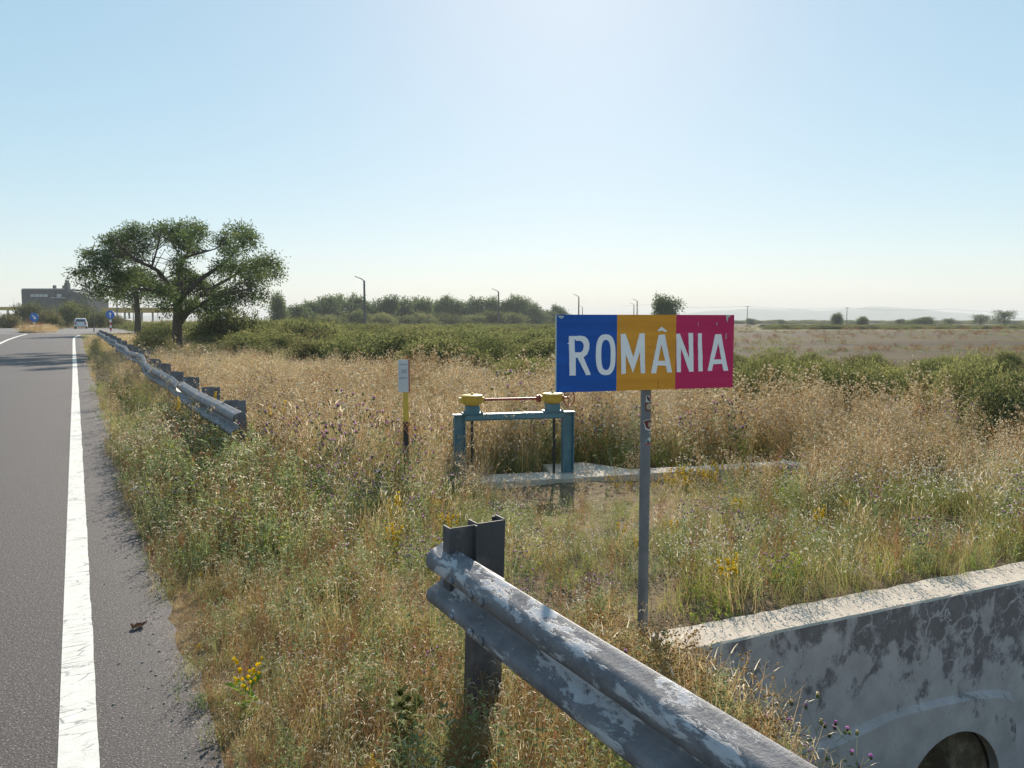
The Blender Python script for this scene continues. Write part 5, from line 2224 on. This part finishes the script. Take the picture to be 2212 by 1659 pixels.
def make_meadow():
    rg = np.random.default_rng(2024)
    # candidates: number per unit depth falls so that density goes roughly with 1/Y
    N = 60000
    Y = 0.9 + (46 - 0.9) * rg.uniform(0, 1, N) ** 1.0
    # keep more close ones
    w = (Y / 10.0) ** -0.12
    keep = rg.uniform(0, 1, N) < w / w.max()
    Y = Y[keep]
    X = rg.uniform(-1, 1, len(Y)) * (0.70 * Y + 1.2)
    S, T = to_st(X, Y)
    ok = (S > 0.40 + 0.10 * vnoise(T * 1.7, S * 0 + 1, 3)) & (T > -0.4)
    # keep off the headwall top, culvert ditch floor, sill
    tf = hw_t(S)
    ok &= ~((S > HW0[0] - 0.02) & (S < 9.8) & (T > tf - 0.06) & (T < tf + 0.33))
    ok &= ~((S > 5.6) & (S < 8.6) & (T < tf))
    lx = (X - fa.x) * math.cos(frz) + (Y - fa.y) * math.sin(frz)
    ly = -(X - fa.x) * math.sin(frz) + (Y - fa.y) * math.cos(frz)
    ok &= ~((lx > 0.25) & (lx < 4.8) & (ly > -0.46) & (ly < 0.16 + 0.2 * (lx > 2.6)))
    ok &= ~((lx > 1.1) & (lx < 2.2) & (ly > 0.1) & (ly < 0.66))
    ok &= np.hypot(X - pole_at.x, Y - pole_at.y) > 0.09
    # thin out the bare dark soil round the sign foot and near the wall
    bare = np.clip(1.0 * blob(X, Y, 1400, 1345, 0.30, 0.13, z=-0.2) + 1.0 * blob(X, Y, 1540, 1330, 0.45, 0.12, z=-0.2), 0, 0.9)
    ok &= rg.uniform(0, 1, len(X)) > bare
    X, Y, S, T = X[ok], Y[ok], S[ok], T[ok]
    # field and scrub take over further out
    far_right = sstep(12.5, 17, Y + 2.5 * vnoise(X * 0.3, Y * 0.3, 6)) * sstep(0.10, 0.20, X / Y)
    ok = rg.uniform(0, 1, len(X)) > far_right
    X, Y, S, T = X[ok], Y[ok], S[ok], T[ok]
    lim = 27 + 7 * sstep(-0.15, -0.40, X / Y) + 2.5 * vnoise(X * 0.25, Y * 0.25, 31)
    ok = (Y < lim) | (S < 6.0)
    X, Y, S, T = X[ok], Y[ok], S[ok], T[ok]
    gp = vnoise(X * 0.8, Y * 0.6, 51) + 0.6 * vnoise(X * 2.1, Y * 1.7, 52)
    ok = (gp > -0.75) | (rg.uniform(0, 1, len(X)) < 0.25)
    X, Y, S, T = X[ok], Y[ok], S[ok], T[ok]
    n1 = vnoise(X * 0.9, Y * 0.9, 11)
    n2 = vnoise(X * 0.45, Y * 0.45, 12)
    n3 = vnoise(X * 1.7, Y * 1.7, 13)
    verge = 1 - sstep(0.9, 1.6, S)
    near = 1 - sstep(5.0, 7.0, Y)
    right = sstep(-0.05, 0.10, X / np.maximum(Y, 1))          # right of the view axis
    mid = sstep(7, 9.5, Y)
    left = 1 - right
    K = {}
    K['thatch'] = 2.6 * verge * (1 - sstep(6, 12, T)) + 0.5 * near + 0.7 * near * (n1 > 0.2) + 0.7 * blob(X, Y, 1330, 1100, 1.3, 0.6) + 0.15
    K['foxtail'] = (0.5 + 0.6 * (n1 > 0)) * near * left * (1 - 0.6 * verge) + 0.9 * blob(X, Y, 1100, 1450, 1.2, 0.5) + 0.5 * near * (T < tf_(S))
    K['dry_grass'] = 0.42 + 0.35 * (n2 > 0) + 0.5 * left * mid + 0.4 * verge
    K['gold_grass'] = left * mid * np.clip(0.55 + 1.0 * n2, 0.05, 3) * sstep(1.3, 2.2, S) + 0.18 * right * mid + 0.12 * right * near * 0
    K['tall_stalk'] = right * mid * (1.5 + 0.6 * n1) + 1.1 * left * mid * (1 - 0.5 * n2) + 0.9 * blob(X, Y, 1850, 940, 4.5, 2.0) + 0.05
    K['red_stalk'] = 0.14 + 0.25 * near * (n1 < -0.1) + 0.3 * right * near * (n3 < 0) + 0.30 * mid * (n1 > 0.15) + 0.6 * blob(X, Y, 1780, 900, 1.3, 2.0) + 0.6 * blob(X, Y, 1330, 1120, 0.9, 0.5) + 0.5 * blob(X, Y, 730, 880, 1.2, 2.5) + 0.2 * blob(X, Y, 600, 770, 3.5, 6.0) * 3
    K['weed'] = 0.8 + 0.7 * (n3 > 0.1) * (1 - mid) + 1.6 * blob(X, Y, 900, 1080, 1.5, 0.9) + 0.9 * blob(X, Y, 760, 1170, 1.3, 0.8) + 1.0 * blob(X, Y, 330, 960, 0.6, 1.0) + 0.5 * right * (1 - mid)
    K['green_weed'] = 0.10 + 0.45 * (n1 > 0.25) + 0.9 * blob(X, Y, 1000, 1250, 0.5, 0.4) + 0.9 * blob(X, Y, 1700, 1240, 1.2, 0.35, z=-0.2) + 0.7 * blob(X, Y, 530, 1540, 0.3, 0.25, z=-0.05) + 0.5 * blob(X, Y, 430, 950, 0.5, 1.0) + 0.9 * blob(X, Y, 470, 800, 1.2, 2.0)
    K['thistle'] = 0.20 + 0.9 * blob(X, Y, 900, 1060, 1.7, 0.8) + 0.35 * blob(X, Y, 820, 1160, 1.3, 0.8) + 0.4 * blob(X, Y, 1880, 1190, 0.5, 0.3, z=-0.2) + 0.4 * blob(X, Y, 1200, 1090, 1.2, 0.5)
    K['button'] = (0.55 + 1.5 * right * (n3 > -0.2)) * sstep(3.5, 5.0, Y) * (1 - 0.5 * mid) + 1.6 * blob(X, Y, 1950, 1060, 3.0, 1.6) + 0.5 * blob(X, Y, 1150, 1150, 1.2, 0.6) + 0.5 * blob(X, Y, 1500, 1200, 1.2, 0.8)
    K['toadflax'] = 7.0 * blob(X, Y, 1540, 1035, 0.9, 0.38) + 4.0 * blob(X, Y, 1590, 1225, 0.16, 0.14, z=-0.2) + 0.6 * blob(X, Y, 1150, 1240, 0.4, 0.3, z=-0.2) + 0.04 * (1 - mid)
    K['grass'] = 9.0 * np.exp(-((S - 0.95) / 0.5) ** 2) * sstep(10.5, 12.5, T) * (1 - sstep(20, 24, T)) + 0.8 * np.exp(-((S - 0.9) / 0.5) ** 2) * sstep(24, 27, T) + 0.9 * blob(X, Y, 2120, 1225, 1.0, 0.35, z=-0.2) + 0.6 * blob(X, Y, 980, 1270, 0.4, 0.3) + 0.9 * blob(X, Y, 350, 740, 3.0, 8.0) + 0.05
    K['olive_grass'] = 0.9 + 1.1 * right * (1 - mid) + 0.5 * (n2 > 0.1)
    K['umbel'] = 3.0 * (0.05 * (1 - mid) * left + 0.18 * blob(X, Y, 560, 1150, 0.7, 0.7) + 0.12 * blob(X, Y, 700, 1080, 0.8, 0.6))
    dryv = 1 - 0.85 * (1 - sstep(0.9, 1.7, S)) * (1 - sstep(5.5, 8.5, T))
    for q in ('weed', 'green_weed', 'olive_grass', 'grass'):
        K[q] = K[q] * dryv
    names = list(K)
    Wt = np.stack([np.clip(K[k], 0, None) for k in names], 1)
    Wt /= Wt.sum(1, keepdims=True)
    cum = np.cumsum(Wt, 1)
    pick = (rg.uniform(0, 1, (len(X), 1)) > cum).sum(1).clip(0, len(names) - 1)
    Z = ground_h(S, T) - 0.01
    # size: short and grazed beside the road and round the sign, tall further in
    size = 0.62 + 0.45 * sstep(0.6, 2.2, S) + 0.15 * n2
    size *= 1 - 0.12 * blob(X, Y, 1420, 1220, 1.3, 1.0, z=-0.2) - 0.15 * blob(X, Y, 1330, 1100, 1.1, 0.5)
    size *= 1 - 0.45 * (1 - sstep(0.45, 0.85, S)) * (1 - sstep(5, 9, T))
    size *= 0.62 + 0.38 * sstep(8.6, 10.8, Y - 0.35 * X)
    size *= 1 - 0.18 * right * (1 - mid)
    lx2 = (X - fa.x) * math.cos(frz) + (Y - fa.y) * math.sin(frz)
    ly2 = -(X - fa.x) * math.sin(frz) + (Y - fa.y) * math.cos(frz)
    size *= np.where((lx2 > 0.3) & (lx2 < 5.0) & (ly2 < -0.1) & (ly2 > -1.5), 0.55, 1.0)
    size *= 1 + 1.1 * blob(X, Y, 1540, 1035, 0.9, 0.35)
    size *= 1 - 0.22 * sstep(17, 24, Y) * left - 0.15 * left * mid
    size *= 1 - 0.30 * near * left
    size *= 1 - 0.22 * sstep(12, 16, Y) * right
    size *= 1 - 0.35 * ((T < tf_(S)) & (S > 2.1))
    size *= 1 - 0.40 * blob(X, Y, 1150, 1060, 1.3, 0.9)
    size *= 1 + 0.55 * blob(X, Y, 880, 1080, 1.0, 0.8) + 0.2 * blob(X, Y, 330, 980, 0.7, 1.5)
    size *= rg.uniform(0.6, 1.3, len(X)) * (1 + 0.28 * vnoise(X * 0.55, Y * 0.38, 41) + 0.22 * vnoise(X * 1.3, Y * 1.1, 42))
    # what stands in front of the headwall face stays low in the ditch
    LAB = {'thatch': ('dead_thatch', 'matted dead straw lying on the ground of the verge', 'straw'),
           'foxtail': ('foxtail_grass', 'short pale drooping foxtail grass in the foreground', 'grass'),
           'dry_grass': ('dry_grass', 'dry straw coloured grass all over the meadow', 'grass'),
           'gold_grass': ('golden_grass', 'tall golden dry grass in the left middle of the meadow', 'grass'),
           'tall_stalk': ('seed_stalks', 'tall brown branching stalks with pale seed heads', 'weeds'),
           'red_stalk': ('reddish_stalks', 'reddish brown dead weeds in patches of the meadow', 'weeds'),
           'weed': ('leafy_weeds', 'grey green narrow leaved weeds in the meadow', 'weeds'),
           'green_weed': ('green_weeds', 'fresh green leafy weeds in small patches', 'weeds'),
           'thistle': ('thistles', 'grey green thistles with small purple flowers', 'thistles'),
           'button': ('white_flowers', 'thin stems with small white button flowers', 'flowers'),
           'toadflax': ('yellow_flowers', 'yellow toadflax flower spikes in patches', 'flowers'),
           'grass': ('green_grass', 'fresh green grass beside the far guardrail', 'grass'),
           'olive_grass': ('olive_grass', 'olive green half dry grass in the meadow', 'grass'),
           'umbel': ('wild_carrot', 'cream flat umbels of wild carrot left of the guardrail', 'flowers')}
    for i, k in enumerate(names):
        m = pick == i
        nm, lab, cat = LAB[k]
        scatter(nm, lab, cat, np.stack([X[m], Y[m], Z[m]], 1), size[m], PROTO[k], 500 + i)


def tf_(S):
    return hw_t(S)


make_meadow()


# low scrub thicket beyond the meadow: a mass nobody could count
def make_scrub():
    rg = np.random.default_rng(77)
    N = 3800
    Y = 27 + 138 * rg.uniform(0, 1, N) ** 1.3
    X = rg.uniform(-0.62, 0.30, N) * Y
    S, T = to_st(X, Y)
    edge = 33 + 14 * sstep(-0.05, -0.35, X / Y) + 4 * vnoise(X * 0.2, Y * 0.2, 3)
    ok = (S > 7) & (Y > np.where(X / Y > -0.12, 27 + 2.5 * vnoise(X * 0.25, Y * 0.25, 4), 33 + 4 * vnoise(X * 0.2, Y * 0.2, 3)))
    ok &= ~((X / Y > -0.52) & (X / Y < -0.36) & (Y < 44))
    ok &= (X / Y < 0.20 + 0.03 * vnoise(Y * 0.1, Y * 0, 8))
    X, Y, S, T = X[ok], Y[ok], S[ok], T[ok]
    big = rg.uniform(0, 1, len(X)) ** 2
    gapn = vnoise(X * 0.16, Y * 0.10, 5) + 0.6 * vnoise(X * 0.45, Y * 0.3, 15)
    ok = (gapn > -0.55) | (rg.uniform(0, 1, len(X)) < 0.12)
    X, Y, S, T, big, gapn = X[ok], Y[ok], S[ok], T[ok], big[ok], gapn[ok]
    h = (0.75 + 0.9 * big + 0.35 * gapn) * rg.uniform(0.8, 1.2, len(X))
    hump = np.exp(-((X / Y + 0.28) / 0.06) ** 2) * (Y > 45) * (Y < 90)
    h = np.clip(h * (1 + 0.35 * hump), 0.3, np.where(Y > 50, 1.35, 1.6) + 0.5 * hump + 0.35 * rg.uniform(-1, 0.8, len(X)))
    wd = (0.6 + 0.9 * big + rg.uniform(0, 0.4, len(X))) * (0.75 + Y / 90)
    Z = ground_h(S, T) - 0.05
    pr = []
    for kind in ('olive', 'pale', 'dark', 'olive', 'brown'):
        for k in range(2):
            pr.append(bpy.data.objects.new('scrub_bush', BUSH_M[kind][k][0]))
    scatter('scrub', 'low olive green scrub thicket between the meadow and the tree line', 'scrub', np.stack([X, Y, Z], 1), np.stack([wd, wd, h], 1), pr, 900, 0.08)
    # strip of low scrub across the far field and at its end
    N = 900
    Y = np.concatenate([rg.uniform(165, 240, N), rg.uniform(420, 640, N), rg.uniform(19, 33, 90)])
    X = np.concatenate([rg.uniform(0.33, 0.72, N), rg.uniform(0.22, 0.72, N), rg.uniform(0.24, 0.72, 90)]) * Y
    S, T = to_st(X, Y)
    gap = vnoise(X * 0.03, Y * 0.03, 21) > -0.25
    gap |= Y < 40
    X, Y, S, T = X[gap], Y[gap], S[gap], T[gap]
    h = rg.uniform(0.4, 1.1, len(X)) * np.where(Y > 400, 2.2, 1.0)
    h = np.where(Y < 40, rg.uniform(0.15, 1.0, len(X)), h)
    wd = np.where(Y > 400, rg.uniform(3, 6, len(X)), np.where(Y < 40, rg.uniform(0.6, 1.1, len(X)), rg.uniform(1.2, 2.6, len(X))))
    Z = ground_h(S, T) - 0.05
    scatter('field_scrub', 'low strips of scrub across and behind the brown field', 'scrub', np.stack([X, Y, Z], 1), np.stack([wd, wd, h], 1), pr, 901, 0.05)


make_scrub()


def make_stubble():
    rg = np.random.default_rng(66)
    N = 3200
    Y = 24 + 230 * rg.uniform(0, 1, N) ** 1.6
    X = rg.uniform(0.17, 0.74, N) * Y
    S, T = to_st(X, Y)
    ok = vnoise(X * 0.05, Y * 0.16, 71) + 0.5 * vnoise(X * 0.3, Y * 0.5, 72) > -0.15
    X, Y, S, T = X[ok], Y[ok], S[ok], T[ok]
    sc = rg.uniform(0.8, 1.7, len(X)) * (1 + Y / 60)
    hz = rg.uniform(0.25, 0.6, len(X)) * (1 + Y / 220)
    scatter('field_stubble', 'thin brown stubble and dry tufts on the wide field', 'stubble', np.stack([X, Y, ground_h(S, T) - 0.01], 1), np.stack([sc, sc, hz], 1), PROTO['red_stalk'][:1] + PROTO['olive_grass'][:1] + PROTO['weed'][:1], 960)


make_stubble()


def make_gravel():
    rg = np.random.default_rng(67)
    pr = []
    for k in range(3):
        r = random.Random(k)
        mb = MB()
        mb.lathe([(0.3, -0.3), (0.9 + r.uniform(-.2, .2), -0.1), (1.0, 0.2), (0.55, 0.55 + r.uniform(-.1, .1))], 6, Matrix.Rotation(r.uniform(0, 1), 4, 'X'), smooth=False)
        pr.append(bpy.data.objects.new('stone', mb.mesh('stone', [M_stone])))
    N = 1300
    T = 1.0 + 13 * rg.uniform(0, 1, N) ** 1.4
    S = 0.40 + rg.normal(0, 0.10, N) - 0.12 * rg.uniform(0, 1, N) ** 3
    X = S * CT - T * STH
    Y = S * STH + T * CT
    sc = 0.002 + 0.006 * rg.uniform(0, 1, N) ** 4
    Z = np.where(S < 0.38, 0.001, ground_h(S, T) + 0.004)
    scatter('gravel', 'loose grit along the crumbling asphalt edge', 'gravel', np.stack([X, Y, Z], 1), sc, pr, 961, 0.5)


M_stone = paint('grit', (0.22, 0.20, 0.18), 0.9, (0.36, 0.33, 0.30), 30, 0.4, 0.6)
make_gravel()


# dense short growth along the road edge in front
def make_verge():
    rg = np.random.default_rng(55)
    N = 4200
    T = 1.2 + 11 * rg.uniform(0, 1, N) ** 1.5
    S = 0.40 + 0.05 * vnoise(T * 1.7, T * 0 + 1, 3) + 1.25 * rg.uniform(0, 1, N) ** 1.1
    X = S * CT - T * STH
    Y = S * STH + T * CT
    Z = ground_h(S, T) - 0.008
    sz = (0.36 + 0.26 * sstep(0.45, 1.2, S) + 0.28 * sstep(5, 8, T)) * rg.uniform(0.7, 1.3, N)
    kind = rg.choice(5, N, p=[0.68, 0.10, 0.06, 0.04, 0.12])
    tall = (T > 5.5) & (S > 0.6) & (rg.uniform(0, 1, N) < 0.55)
    kind[tall] = rg.choice([2, 3, 5, 4, 1], tall.sum(), p=[0.40, 0.18, 0.04, 0.20, 0.18])
    sz[tall] *= 1.25
    for k, (nm, key, lab, cat) in enumerate([('verge_straw', 'thatch', 'flattened straw along the ragged asphalt edge', 'straw'), ('verge_foxtail', 'foxtail', 'short drooping foxtails beside the asphalt', 'grass'), ('verge_weeds', 'weed', 'low grey green weeds beside the asphalt', 'weeds'), ('verge_turf', 'olive_grass', 'short olive turf beside the asphalt', 'grass'), ('verge_red_weeds', 'red_stalk', 'small reddish dead weeds beside the asphalt', 'weeds'), ('verge_leaves', 'green_weed', 'fresh green weeds between asphalt and far guardrail', 'weeds')]):
        m = kind == k
        f = 0.55 if key == 'red_stalk' else 1.0
        scatter(nm, lab, cat, np.stack([X[m], Y[m], Z[m]], 1), sz[m] * f, PROTO[key], 950 + k)


make_verge()


def make_slope():
    rg = np.random.default_rng(58)
    N = 260
    S = rg.uniform(2.3, 3.75, N)
    T = hw_t(S) - 0.06 - 0.75 * rg.uniform(0, 1, N) ** 1.6
    X = S * CT - T * STH
    Y = S * STH + T * CT
    sz = rg.uniform(0.45, 0.95, N) * (1 - 0.35 * sstep(3.0, 3.7, S))
    scatter('slope_weeds', 'dry brown weeds on the bank against the left end of the culvert wall', 'weeds', np.stack([X, Y, ground_h(S, T) - 0.02], 1), sz, PROTO['foxtail'][:2] + PROTO['weed'][:2] + PROTO['dry_grass'][:1] + [DWP], 951)


DWP = p_stalk(846, [V_brown, V_straw, V_straw], (0.4, 0.7), 0.010, 8)
make_slope()


# dry grass on the far verges
def make_far_grass():
    rg = np.random.default_rng(99)
    N = 5200
    T = 24 + 90 * rg.uniform(0, 1, N) ** 1.2
    S = 1.0 + 1.0 * np.where(T > 66, 6.0, 0) + rg.uniform(0, 1, N) ** 1.3 * (7 + T * 0.10)
    X = S * CT - T * STH
    Y = S * STH + T * CT
    Z = ground_h(S, T) - 0.02
    sc = rg.uniform(0.8, 1.6, N) * (1 + T / 90)
    scatter('verge_grass', 'pale dry grass on the verge around the far guardrail and tree', 'grass', np.stack([X, Y, Z], 1), np.stack([sc, sc, np.minimum(sc, 1.3) * np.where(S < 2.2, 0.45, 0.75)], 1), PROTO['dry_grass'] + PROTO['olive_grass'] + PROTO['grass'] + PROTO['gold_grass'][:1], 902)
    # island tufts and strip of dry grass before the building
    N = 900
    S = np.concatenate([-3.3 + rg.normal(0, 0.65, 300), rg.uniform(-30, 20, 600)])
    T = np.concatenate([92 + rg.normal(0, 3.6, 300), rg.uniform(142, 158, 600)])
    X = S * CT - T * STH
    Y = S * STH + T * CT
    Z = np.concatenate([np.full(300, 0.66), np.full(600, 0.5)])
    sc = rg.uniform(1.0, 2.0, N)
    sc[300:] *= 2.0
    scatter('island_grass', 'dry brown grass on the traffic island and before the building', 'grass', np.stack([X, Y, Z], 1), np.stack([sc, sc, sc * 0.6], 1), PROTO['dry_grass'] + PROTO['red_stalk'][:1], 903)


make_far_grass()


# ================================================================== SINGLE PLANTS ONE CAN POINT AT
def place_plant(name, proto, loc, rz, sc, label, cat, group=None):
    o = bpy.data.objects.new(name, proto.data)
    o.location = loc
    o.rotation_euler = (0, 0, rz)
    o.scale = (sc, sc, sc)
    link(o)
    return tag(o, label, cat, group)


def p_mullein(seed, mats):
    P = Plant(seed)
    r = P.r
    H = r.uniform(0.75, 1.05)
    pts, d = P.stalk((0, 0, 0), H, r.uniform(0.0, 0.08), 0.014, 0, 6)
    for j in range(120):
        f = r.uniform(0.35, 1.0)
        i = min(int(f * 6), 5)
        a = pts[i].lerp(pts[i + 1], f * 6 - i)
        an = r.uniform(0, 6.28)
        P.head(a + Vector((math.cos(an), math.sin(an), 0.2)) * 0.014, r.uniform(0.007, 0.012), 1 if (f < 0.85 and r.random() < 0.75) else 2, 1.0)
    for j in range(18):
        f = r.uniform(0.0, 0.4)
        i = min(int(f * 6), 5)
        an = r.uniform(0, 6.28)
        P.leaf(pts[i], (math.cos(an), math.sin(an), 0.7), r.uniform(0.10, 0.2), 0.05, 3, 0.4)
    return P.obj('mullein', mats)


MUL = [p_mullein(700 + k, [V_olive, V_brown, V_yflow, V_grey]) for k in range(3)]
MPX = [(372, 985), (387, 990), (399, 1002), (421, 985), (437, 1005), (448, 1000), (455, 1015), (466, 1008), (483, 1020), (408, 1012), (590, 1010), (612, 1012)]
for i, (px, py) in enumerate(MPX):
    x, y = wpos(px, py, -0.1)
    place_plant('mullein', MUL[i % 3], (x, y, gz(x, y)), i, 0.62 + 0.09 * ((i * 5) % 4), ORD[sorted(q[0] for q in MPX).index(px)] + ' tall mullein spike from the left near the end of the far guardrail', 'flower', 'mullein spikes by the far guardrail')

P = Plant(801)
r = P.r
for k in range(4):
    pts, d = P.stalk(rv(r) * 0.04, r.uniform(0.20, 0.30), 0.15, 0.005, 0, 4)
    for j in range(7):
        f = r.uniform(0.55, 1.0)
        i = min(int(f * 4), 3)
        P.head(pts[i].lerp(pts[i + 1], f * 4 - i) + rv(r) * 0.012, r.uniform(0.007, 0.011), 1, 1.0)
    for j in range(9):
        an = r.uniform(0, 6.28)
        P.leaf(pts[r.randint(0, 2)], (math.cos(an), math.sin(an), 0.8), r.uniform(0.05, 0.09), 0.022, 2, 0.2)
yp = P.obj('yellow_plant', [V_lime, V_yflow, V_green])
x, y = wpos(545, 1560, -0.05)
place_plant('yellow_flower_plant', yp, (x, y, gz(x, y)), 0.3, 1.0, 'single bright yellow flower with green leaves near the road edge', 'flower')

P = Plant(811)
r = P.r
for k in range(7):
    pts, d = P.stalk(rv(r) * 0.07, r.uniform(0.14, 0.26), r.uniform(0.1, 0.6), 0.007, 0, 4)
    for j in range(16):
        an = r.uniform(0, 6.28)
        i = r.randint(0, 3)
        P.leaf(pts[i].lerp(pts[i + 1], r.random()), (math.cos(an), math.sin(an), 0.6), r.uniform(0.03, 0.08), 0.028, 0, 0.2)
    P.head(pts[-1], 0.017, 0, 1.2)
dk = P.obj('dark_thistle', [V_bush])
x, y = wpos(875, 1640, -0.08)
place_plant('dark_thistle', dk, (x, y, gz(x, y)), 0, 1.0, 'low dark green thistle clump left of the guardrail post', 'thistle')

hwa, hwb = W(HW0[0], HW0[1], 0), W(HW1[0], HW1[1], 0)


def in_front(px, py, dist):
    """point a given distance in front of the headwall face"""
    u = (hwb - hwa).normalized()
    n_ = Vector((u.y, -u.x, 0))
    return at_plane(px, py, hwa + n_ * dist, n_)


TH_P = [p_thistle(820 + k, [V_grey, V_purple, V_seed], (0.85, 1.05), 3, 0.016, 0.55) for k in range(2)]
for i, (px, py, dist, sc, lab) in enumerate([(1735, 1530, 0.55, 0.95, 'pink flowered thistle standing in front of the culvert wall'), (1840, 1600, 0.65, 0.8, 'smaller pink thistle nearer the culvert mouth'), (2196, 1640, 0.7, 0.8, 'pale thistle top at the lower right corner')]):
    q = in_front(px, py, dist)
    place_plant('pink_thistle', TH_P[i % 2], (q.x, q.y, q.z - 0.95 * sc), i * 1.3, sc, lab, 'thistle')
# dead weeds at the left end of the wall
DW = [p_stalk(840 + k, [V_brown, V_straw, V_straw], (0.6, 1.0), 0.012, 9) for k in range(3)]
for i, (px, py, dist, sc) in enumerate([(1440, 1430, 0.25, 0.8), (1480, 1450, 0.3, 0.85), (1520, 1440, 0.15, 0.9), (1560, 1500, 0.2, 0.8), (1600, 1530, 0.25, 0.8), (1425, 1400, 0.05, 0.7), (1640, 1560, 0.3, 0.8), (1360, 1400, 0.2, 0.5)]):
    q = in_front(px, py, dist)
    place_plant('dead_weed', DW[i % 3], (q.x, q.y, q.z - 0.88 * sc), i * 0.9, sc, ORD[[5, 0, 1, 2, 3, 4, 6, 7].index(i) if False else [2, 3, 4, 5, 6, 1, 7, 0][i]] + ' dead brown weed from the left at the left end of the culvert wall', 'weed', 'dead weeds at the wall end')
# bare branching twig in front of the wall
P = Plant(860)
r = P.r
def twig(a, d, L, w, lev):
    e = a + d * L
    P.ribbon([a, a.lerp(e, 0.5) + rv(r) * L * 0.08, e], w, 0, 0.7)
    if lev == 0:
        P.head(e, 0.006, 0, 1)
        return
    for k in range(3):
        dd = (d + Vector((r.uniform(-.9, .9), r.uniform(-.5, .5), r.uniform(-.3, .7)))).normalized()
        twig(a.lerp(e, r.uniform(0.5, 1.0)), dd, L * r.uniform(0.45, 0.75), w * 0.75, lev - 1)
twig(Vector((0, 0, 0)), Vector((0.25, 0, 1)).normalized(), 0.34, 0.007, 3)
tw = P.obj('twig', [V_straw])
q = in_front(1650, 1600, 0.3)
place_plant('dry_twig', tw, (q.x, q.y, q.z - 0.12), 0, 0.75, 'bare pale branching twig in front of the culvert wall', 'twig')

# litter
def crumple(name, px, py, z, size, mat, label, cat, seed):
    r = random.Random(seed)
    p = at_z(px, py, z)
    mb = MB()
    n = 6
    V = []
    for i in range(n):
        for j in range(n):
            V.append(((i / (n - 1) - 0.5) * size + r.uniform(-1, 1) * size * 0.06, (j / (n - 1) - 0.5) * size * 0.6 + r.uniform(-1, 1) * size * 0.06, abs(r.gauss(0, size * 0.16)) + 0.004))
    mb.add(V, [(i * n + j, i * n + j + 1, (i + 1) * n + j + 1, (i + 1) * n + j) for i in range(n - 1) for j in range(n - 1)])
    o = mb.build(name, [mat], None, p, seed)
    tag(o, label, cat)


crumple('litter', 302, 1060, 0.03, 0.14, M_litter, 'crumpled white litter at the road edge', 'litter', 3)
crumple('dead_leaf', 299, 1355, 0.004, 0.075, M_dleaf, 'curled brown dead leaf on the asphalt right of the white line', 'leaf', 4)
crumple('litter', 1218, 1640, -0.12, 0.05, M_litter, 'small white scrap in the grass at the bottom under the rail', 'litter', 5)

# ================================================================== AIR
mb = MB()
mb.box((-4700, -4600, -3.2), (4700, 4700, 62))
m, n_, l_, out = new_mat('air')
pv = n_.new('ShaderNodeVolumePrincipled')
pv.inputs['Color'].default_value = (0.95, 0.98, 1.0, 1)
pv.inputs['Density'].default_value = 0.00042
pv.inputs['Anisotropy'].default_value = 0.0
l_.new(pv.outputs[0], out.inputs['Volume'])
o = mb.build('haze', [m])
tag(o, 'thin pale haze in the air over the whole plain', 'haze', kind='stuff')
